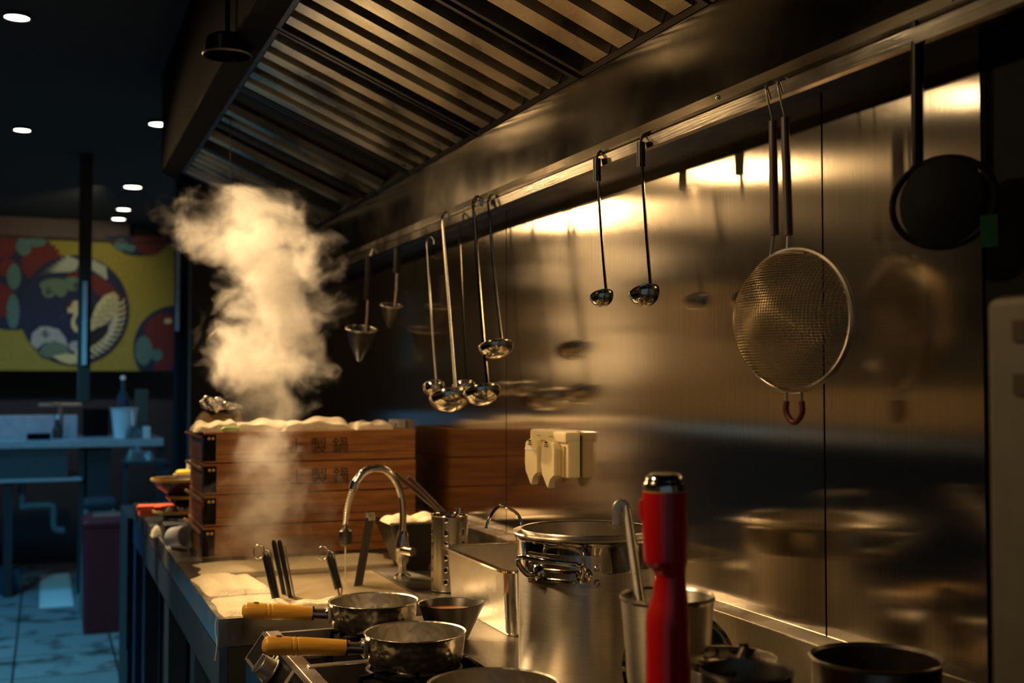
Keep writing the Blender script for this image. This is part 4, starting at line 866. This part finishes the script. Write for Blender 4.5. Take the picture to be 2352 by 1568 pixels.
# drain pipe under the far counter
P = lambda px, py: hy(px, py, FY+.15); b = nb(); tube(b, smoothpath([P(50, 1168), P(60, 1162), P(115, 1160), P(124, 1170), P(124, 1205), P(132, 1216), P(148, 1217)], 4), .022, 12)
fz = P(50, 1168); tube(b, [fz, Vector((fz.x, fz.y, hy(0, 1108, FY).z))], .022, 12); obj('drain_pipe', b, M['greyblue']); tag(bpy.data.objects['drain_pipe'], 'bent grey drain pipe under the far counter', 'pipe')
q = hy(22, 1265, 8.1); o = obj('plastic_tub', lathe(nb(), [(0, 0), (.075, 0), (.10, .16), (.105, .16), (.10, .165), (0, .15)], 28), M['bottle'], None, True, (q.x, 8.1, .0)); tag(o, 'blue tub on the floor under the far counter', 'tub')
# coiled hose / shelf right of bin
t = thing('stool', 'dark stool standing behind the red bin', 'stool', (hy(228, 1200, 7.2).x, 7.2, 0))
obj('seat', box(nb(), -.09, .09, -.10, .10, .60, .66, .02), M['bluedark'], t)
for sx in (-1, 1):
    for sy in (-1, 1): obj('leg', tube(nb(), [(sx*.07, sy*.08, .61), (sx*.09, sy*.10, 0)], .012, 8), M['greyblue'], t)
# floor drain plate, its reflected light painted as a white base colour
a = hz(92, 1392, .004); c = hz(165, 1318, .004)
b = nb(); poly = [hz(90, 1396, .001), hz(170, 1396, .001), hz(165, 1317, .001), hz(97, 1317, .001)]
x0, x1, y0, y1 = poly[0].x, poly[1].x, poly[0].y, poly[2].y
t = thing('drain_cover', 'rectangular steel drain cover, its reflection painted white, set in the tiled floor', 'drain cover', ((x0+x1)/2, (y0+y1)/2, 0)); hw, hd = (x1-x0)/2, (y1-y0)/2
b = nb(); box(b, -hw, hw, -hd, hd, .0, .006, .002)
for k in range(14): yy = -hd+.03+k*(2*hd-.06)/13; box(b, -hw+.02, hw-.02, yy-.006, yy+.006, .0055, .0078)
obj('plate', b, M['white'], t, False)
# red bin
q = hz(190, 1458, 0); xb0 = q.x; yb = q.y; xb1 = hy(308, 1458, yb).x; hb = hy(250, 1205, yb).z
t = thing('red_bin', 'dark maroon swing-top rubbish bin standing on the tiled floor', 'bin', ((xb0+xb1)/2, yb+.15, 0)); hw = (xb1-xb0)/2
b = nb(); loft(b, [rr3(hw*.97, .15, .02, 0), rr3(hw, .16, .02, hb)], True, True); obj('body', b, M['redbin'], t)
b = nb(); loft(b, [rr3(hw+.008, .168, .02, hb-.006), rr3(hw+.008, .168, .02, hb+.014), rr3(hw*.85, .14, .02, hb+.04)], True, True); obj('lid', b, M['redbin'], t)
obj('flap', box(nb(), -hw*.62, hw*.62, -.10, .08, hb+.036, hb+.048, .004), M['steel'], t)
# tall dark cabinet at the far end of the cooking line
xk = .305
t = thing('dark_cabinet', 'dark narrow cabinet on the floor between the red bin and the worktop', 'cabinet', (0, 0, 0))
obj('body', box(nb(), xk, .54, 4.78, 5.3, 0, .80, .006), M['dark'], t); obj('edge', box(nb(), xk-.004, xk+.008, 4.772, 4.79, .3, .802, .001), M['brownbeam'], t)
t = thing('cluttered_rack', 'dark blue-lit rack between the far counter and the pillar', 'rack', (hy(335, 1100, 7.25).x, 7.25, 0))
obj('upright', box(nb(), -.13, -.10, 0, .03, 0, .86), M['bluedark'], t, False); obj('upright', box(nb(), .10, .13, 0, .03, 0, .86), M['bluedark'], t, False)
for z in (.25, .55, .84): obj('shelf_board', box(nb(), -.13, .13, -.02, .25, z, z+.02), M['bluedark'], t, False)
q = bpy.data.objects['cluttered_rack']; o = obj('clear_bag', clothmesh(.08, .07, .08, 61), M['baggrey'], None, True, (q.location.x-.03, 7.33, .8605)); tag(o, 'crumpled pale bag on top of the dark rack', 'bag')
o = obj('cream_box', box(nb(), -.06, .07, -.03, .05, 0, .045, .004), M['cream'], None, True, (hy(298, 1048, 6.9).x, 7.55, zc_-.12)); bpy.data.objects.remove(o)
# ------------------------------------------------------------------ crane curtain
NYY = 9.0
def nz(px, py, d=0): v = hy(px, py, NYY-d); return v
tl, br_ = nz(-120, 541), nz(404, 852)
nor = thing('crane_curtain', 'olive yellow curtain printed with a white crane in a blue circle and red flowers', 'curtain', (0, NYY, 0))
def flat(name, pts, m, lay, parent=nor, kids=None):
    flat.n = getattr(flat, 'n', 0)+1; d = .0025+.0022*lay+.00006*flat.n; b = nb(); vv = [nz(px, py, d) for px, py in pts]
    a = [b.verts.new((v.x, -d, v.z)) for v in vv]; c = [b.verts.new((v.x, -d+.0018, v.z)) for v in vv]
    b.faces.new(a); b.faces.new(c[::-1]); n = len(a)
    for i in range(n): b.faces.new((a[i], c[i], c[(i+1) % n], a[(i+1) % n]))
    return obj(name, b, m, parent, False)
fm = lambda n, c: plain(n, c, .95, scale=60, var=.18)
CL = {'ol': fm('curtain_olive', (.22, .19, .03)), 'na': fm('print_navy', (.010, .018, .045)), 'rd': fm('print_red', (.10, .016, .016)), 'wh': fm('print_white', (.28, .33, .25)), 'gr': fm('print_green', (.085, .14, .09)), 'tl': fm('print_teal', (.06, .13, .12)), 'ye': fm('print_cream', (.42, .40, .20)), 'li': fm('print_lilac', (.26, .24, .30)), 'bl': fm('print_black', (.012, .012, .014)), 'gy': fm('print_grey', (.26, .28, .26))}
b = nb(); nxs = 40; V = []
for i in range(nxs+1):
    x = tl.x+(br_.x-tl.x)*i/nxs; V.append([b.verts.new((x, .004+.002*math.sin(i*.9), z)) for z in (br_.z, tl.z)])
for p_, q_ in zip(V, V[1:]): b.faces.new((p_[0], q_[0], q_[1], p_[1]))
obj('cloth', b, CL['ol'], nor, True, solid=.002)
def circ(cx, cy, r, n=48, a0=0, a1=2*PI, ry=None): ry = ry or r; return [(cx+r*math.cos(a0+(a1-a0)*k/n), cy+ry*math.sin(a0+(a1-a0)*k/n)) for k in range(n if a1-a0 >= 2*PI-.01 else n+1)]
def clip(pts, x1=403, y0=542, y1=851): return [(min(x, x1), min(max(y, y0), y1)) for x, y in pts]
def cl2(p): 
    o_ = []
    for q in clip(p):
        if not o_ or (abs(q[0]-o_[-1][0])+abs(q[1]-o_[-1][1])) > .5: o_.append(q)
    return o_
def flower(cx, cy, r, n=22, lay=1):
    pts = []
    for k in range(n*4): a = 2*PI*k/(n*4); rr_ = r*(1+.10*math.cos(n*a)); pts.append((cx+rr_*math.cos(a), cy+rr_*math.sin(a)))
    flat('flower', cl2(pts), CL['rd'], lay)
flat('roundel', cl2(circ(30, 640, 118)), CL['na'], 0); flat('roundel', cl2(circ(320, 500, 88)), CL['na'], 0); flat('roundel', cl2(circ(405, 800, 99, 48)), CL['na'], 0)
for f_ in ((-2, 690, 38), (95, 600, 46), (8, 560, 32), (18, 615, 22)): flower(*f_)
flower(345, 548, 38); flower(378, 765, 46); flower(392, 820, 22); flower(372, 845, 18)
for i, (cx, cy, rx, ry) in enumerate(((55, 565, 18, 22), (85, 553, 22, 14), (32, 635, 16, 30), (30, 715, 15, 40), (278, 562, 16, 14), (330, 805, 20, 34), (360, 815, 14, 14), (300, 570, 12, 9))):
    flat('leaf', cl2(circ(cx, cy, rx, 24, ry=ry)), CL['tl'], 2)
flat('flower_centre', circ(386, 737, 9, 16, ry=6), CL['ye'], 2)
flat('main_circle', circ(171, 712, 126, 72), CL['na'], 3)
def arcfeather(cx, cy, r0, r1, a0, a1, n, col_, lay, sweep=.16):
    for k in range(n):
        a = math.radians(a0+(a1-a0)*k/n); da = math.radians((a1-a0)/n)*.88
        pts = [(cx+r0*math.cos(a), cy+r0*math.sin(a)), (cx+(r0*.4+r1*.6)*math.cos(a-sweep*.3), cy+(r0*.4+r1*.6)*math.sin(a-sweep*.3)), (cx+r1*math.cos(a-sweep), cy+r1*math.sin(a-sweep)), (cx+(r0*.2+r1*.8)*math.cos(a+da*.9-sweep), cy+(r0*.2+r1*.8)*math.sin(a+da*.9-sweep)), (cx+r0*math.cos(a+da), cy+r0*math.sin(a+da))]
        flat('feather', pts, col_, lay)
# upper wing
flat('wing_red', [(150, 632), (190, 618), (232, 636), (262, 660), (285, 690), (292, 720), (268, 716), (240, 690), (200, 655)], CL['rd'], 4)
for k in range(7):
    ex, ey = (150, 585) if k == 0 else ((150-k*11.5), (585+k*8)); flat('feather', [(186-k*1.2, 600+k*3.2), (168-k*4, 592+k*4.2), (ex, ey), (152-k*6.5, 598+k*4.6), (178-k*3, 606.5+k*3.0)], CL['wh'], 5+k % 2)
for k in range(6):
    flat('feather', [(206+k*6.5, 592+k*3.2), (211+k*6.5, 594+k*3.6), (219+k*5.6, 618+k*4.5), (213+k*5.6, 622+k*4), (206+k*6.2, 612+k*3)], CL['wh'], 5+k % 2)
# clouds
flat('cloud', circ(125, 655, 34, 30, ry=16), CL['gr'], 4); flat('cloud', circ(165, 652, 25, 30, ry=16), CL['gr'], 4); flat('cloud', circ(112, 668, 16, 20), CL['gr'], 5); flat('cloud', circ(140, 668, 14, 20), CL['gr'], 5)
flat('cloud', [(70, 790), (74, 765), (92, 750), (112, 750), (135, 756), (150, 775), (156, 795), (140, 800), (120, 785), (100, 788), (85, 802)], CL['gy'], 4)
flat('cloud', circ(172, 795, 14, 20, ry=12), CL['gy'], 5); flat('hill', [(88, 812), (100, 792), (125, 782), (150, 792), (162, 812), (140, 818), (110, 822)], CL['gr'], 5)
for cx, cy, r in ((104, 765, 9), (112, 668, 8), (175, 655, 8)):
    b = nb(); pts = []
    for k in range(26): a = k*.5; rr_ = r*(1-k/28); v = nz(cx+rr_*math.cos(a), cy+rr_*math.sin(a)); pts.append((v.x, -.024, v.z))
    tube(b, pts, .0022, 6); obj('swirl', b, CL['na'], nor)
# body, neck, head
flat('neck', [(163, 696), (172, 690), (182, 692), (186, 705), (182, 718), (174, 730), (172, 742), (178, 752), (186, 758), (184, 763), (172, 762), (164, 750), (164, 735), (170, 722), (166, 718), (156, 718), (155, 706)], CL['ye'], 5)
flat('crown', [(156, 706), (160, 695), (167, 692), (165, 700), (160, 707)], CL['rd'], 6); flat('beak', [(157, 716), (124, 738), (150, 722)], CL['tl'], 5)
b = nb(); v = nz(168, 708); lathe(b, [(0, 0), (.004, 0), (.004, .002)], 12); obj('eye', b, CL['bl'], nor, True, (v.x, -.024, v.z), (PI/2, 0, 0))
flat('wing', [(208, 760), (210, 730), (222, 700), (240, 678), (262, 670), (272, 680), (272, 705), (262, 725), (245, 742), (225, 752)], CL['ye'], 5)
for r_, c_ in ((i, j) for i in range(5) for j in range(4)):  # feather scales
    cx = 218+r_*11+c_*2-(0 if c_ < 3 else 4); cy = 742-r_*13-c_*0+(c_-1.5)*11
    v = nz(cx, cy); b = nb(); tube(b, [(v.x+.018*math.cos(a_), -.0235, v.z-.018*math.sin(a_)) for a_ in [k*PI/8+.2 for k in range(9)]], .0018, 6); obj('scale_line', b, CL['bl'], nor)
flat('body_dark', [(207, 765), (245, 745), (248, 765), (240, 790), (222, 806), (207, 812)], CL['bl'], 4)
flat('wing_lilac', [(262, 725), (270, 715), (272, 735), (262, 765), (245, 790), (225, 808), (212, 812), (235, 790), (248, 765), (250, 745)], CL['li'], 5)
arcfeather(171, 712, 92, 120, -8, 92, 15, CL['ye'], 6, .10)
flat('tail', [(120, 818), (150, 812), (182, 814), (184, 834), (160, 836), (140, 830)], CL['ye'], 5)
# curtain rod resting against lintel
o = obj('rod', tube(nb(), [(tl.x-.05, .0, tl.z+.01), (br_.x+.02, .0, tl.z+.01)], .012, 8), M['brownbeam'], nor)
# ------------------------------------------------------------------ ceiling downlights
dl = None; labels = {0: 'recessed ceiling downlight nearest the hood, largest of the right row', 1: 'ceiling downlight second in the right row, above the curtain', 2: 'faint tilted ceiling downlight third in the right row', 3: 'ceiling downlight farthest in the right row, just above the curtain', 4: 'largest ceiling downlight at the top left corner of the picture', 5: 'narrow tilted ceiling downlight at the left, below the corner one', 6: 'ceiling downlight over the cooking line, outside the picture above'}
spots = [(ROW1[0], .046), (ROW1[1], .050), (ROW1[2], .044), (ROW1[3], .046), (ROW2[0], .038), (ROW2[1], .036), (ROW2[2], .04)]
tl_ = [(12, -14), (8, -8), (0, -4), (2, -6), (8, 12), (-3, 10), (0, 0)]
for i, ((x, y), r) in enumerate(spots):
    t = thing('ceiling_downlight', labels[i], 'downlight', (x, y, CEIL), group='ceiling downlights')
    b = nb(); lathe(b, [(r*1.15, 0), (r*1.18, -.006), (r*1.0, -.012), (r*.98, -.004), (r*.98, -.001)], 36); obj('trim_ring', b, M['black'], t)
    b = nb(); lathe(b, [(0, -.006), (r*.97, -.006), (r*.97, -.002), (0, -.002)], 36); rx, ry = tl_[i]; obj('diffuser', b, M['emit'], t, True, (0, 0, -.003-.0*r))
for i, (p, tt, e) in enumerate(PENDANTS):
    t = thing('pendant_lamp', ['dark pendant lamp across the aisle, middle one, outside the picture', 'dark pendant lamp farthest down the aisle, outside the picture', 'dark pendant lamp nearest the camera across the aisle, outside the picture', 'dark pendant lamp hanging over the edge of the stove, outside the picture above'][i], 'pendant lamp', p)
    b = nb(); lathe(b, [(.03, .14), (.05, .13), (.12, .045), (.122, .04), (.05, .12), (.02, .13)], 36); obj('shade', b, M['black'], t); b = nb(); tube(b, [(0, 0, .13), (0, 0, CEIL-p[2])], .004, 6); obj('cord', b, M['black'], t)
    b = nb(); bmesh.ops.create_uvsphere(b, u_segments=20, v_segments=12, radius=.03); bo = obj('bulb', b, M['emitwarm'], t, True, (0, 0, .012 if i == 3 else .075))
# ------------------------------------------------------------------ steam
def steam():
    Z0, Z1 = .88, 2.02
    pts = [(1330, 610, 150), (1250, 615, 145), (1150, 620, 125), (1050, 620, 100), (980, 625, 72), (920, 630, 85), (860, 606, 125), (800, 604, 132), (730, 632, 125), (660, 640, 122), (600, 606, 150), (540, 585, 170), (480, 565, 150), (430, 565, 110)]
    Dp = 3.0
    cl = []
    for i, (py, cx, rp) in enumerate(pts):
        c = at(cx, py, Dp+.06*max(0, (900-py)/450)); cl.append((c, rp*Dp/F))
    org = Vector((.5, 2.88, .88)); b = nb(); seg = 28; rings = []
    for c, r in cl:
        rings.append([(c.x-org.x+r*1.7*math.cos(2*PI*k/seg), c.y-org.y+r*1.15*math.sin(2*PI*k/seg), c.z-org.z) for k in range(seg)])
    loft(b, rings, True, True)
    m = bpy.data.materials.new('steam_volume'); m.use_nodes = True; nt = m.node_tree; nt.nodes.clear(); N = nt.nodes.new; Lk = nt.links.new
    out = N('ShaderNodeOutputMaterial'); pv = N('ShaderNodeVolumePrincipled'); Lk(pv.outputs[0], out.inputs['Volume'])
    pv.inputs['Color'].default_value = (.97, .95, .90, 1); pv.inputs['Anisotropy'].default_value = .15
    tc = N('ShaderNodeTexCoord'); sep = N('ShaderNodeSeparateXYZ')
    ns = N('ShaderNodeTexNoise'); ns.inputs['Scale'].default_value = 7; ns.inputs['Detail'].default_value = 3; Lk(tc.outputs['Object'], ns.inputs['Vector'])
    sub = N('ShaderNodeVectorMath'); sub.operation = 'SUBTRACT'; sub.inputs[1].default_value = (.5, .5, .5); Lk(ns.outputs['Color'], sub.inputs[0])
    scl = N('ShaderNodeVectorMath'); scl.operation = 'SCALE'; scl.inputs['Scale'].default_value = .22; Lk(sub.outputs[0], scl.inputs[0])
    add = N('ShaderNodeVectorMath'); add.operation = 'ADD'; Lk(tc.outputs['Object'], add.inputs[0]); Lk(scl.outputs[0], add.inputs[1]); Lk(add.outputs[0], sep.inputs[0])
    zmin, zmax = cl[0][0].z-org.z, cl[-1][0].z-org.z
    def ramp(vals, lo, hi):
        r = N('ShaderNodeFloatCurve'); cu = r.mapping.curves[0]
        while len(cu.points) > 2: cu.points.remove(cu.points[1])
        xs = [((c.z-org.z)-zmin)/(zmax-zmin) for c, _ in cl]
        for i, (x, v) in enumerate(zip(xs, vals)):
            y = (v-lo)/(hi-lo)
            if i == 0: cu.points[0].location = (0, y)
            elif i == len(xs)-1: cu.points[-1].location = (1, y)
            else: cu.points.new(x, y)
        r.mapping.update(); mr = N('ShaderNodeMapRange'); mr.inputs['To Min'].default_value = lo; mr.inputs['To Max'].default_value = hi
        Lk(zn.outputs['Result'], r.inputs['Value']); Lk(r.outputs[0], mr.inputs['Value']); return mr.outputs['Result']
    zn = N('ShaderNodeMapRange'); zn.inputs['From Min'].default_value = zmin; zn.inputs['From Max'].default_value = zmax; Lk(sep.outputs['Z'], zn.inputs['Value'])
    def math_(op, a, c=None, clamp=False):
        n = N('ShaderNodeMath'); n.operation = op; n.use_clamp = clamp
        for i, v in enumerate((a, c)):
            if v is None: continue
            if isinstance(v, (int, float)): n.inputs[i].default_value = v
            else: Lk(v, n.inputs[i])
        return n.outputs[0]
    cxs = ramp([c.x-org.x for c, _ in cl], -.4, .4); cys = ramp([c.y-org.y for c, _ in cl], -.4, .6); rs = ramp([r for _, r in cl], .0, .3)
    dens = ramp([.65, .68, .66, .60, .62, .78, 1.0, 1.0, 1.0, 1.0, .95, .8, .55, .25], 0, 1)
    dx = math_('SUBTRACT', sep.outputs['X'], cxs); dy = math_('SUBTRACT', sep.outputs['Y'], cys)
    dd = math_('SQRT', math_('ADD', math_('MULTIPLY', dx, dx), math_('MULTIPLY', math_('MULTIPLY', dy, dy), 2.2)))
    q = math_('DIVIDE', dd, rs)
    n2 = N('ShaderNodeTexNoise'); n2.inputs['Scale'].default_value = 13; n2.inputs['Detail'].default_value = 5; n2.inputs['Roughness'].default_value = .6; Lk(add.outputs[0], n2.inputs['Vector'])
    nn = math_('MULTIPLY', math_('SUBTRACT', n2.outputs['Fac'], .5), 2.6)
    e = math_('ADD', math_('SUBTRACT', 1.0, q), nn)
    sm = N('ShaderNodeMapRange'); sm.interpolation_type = 'SMOOTHSTEP'; sm.inputs['From Min'].default_value = 0.0; sm.inputs['From Max'].default_value = 1.15; Lk(e, sm.inputs['Value'])
    Lk(math_('MULTIPLY', math_('MULTIPLY', sm.outputs['Result'], dens), 15.0), pv.inputs['Density'])
    o = obj('steam_plume', b, m, None, True, tuple(org)); o.data.materials[0] = m
    tag(o, 'tall plume of warm-lit steam rising from the boiler in front of the steamer trays', 'steam', kind='stuff')
    return o
steam()
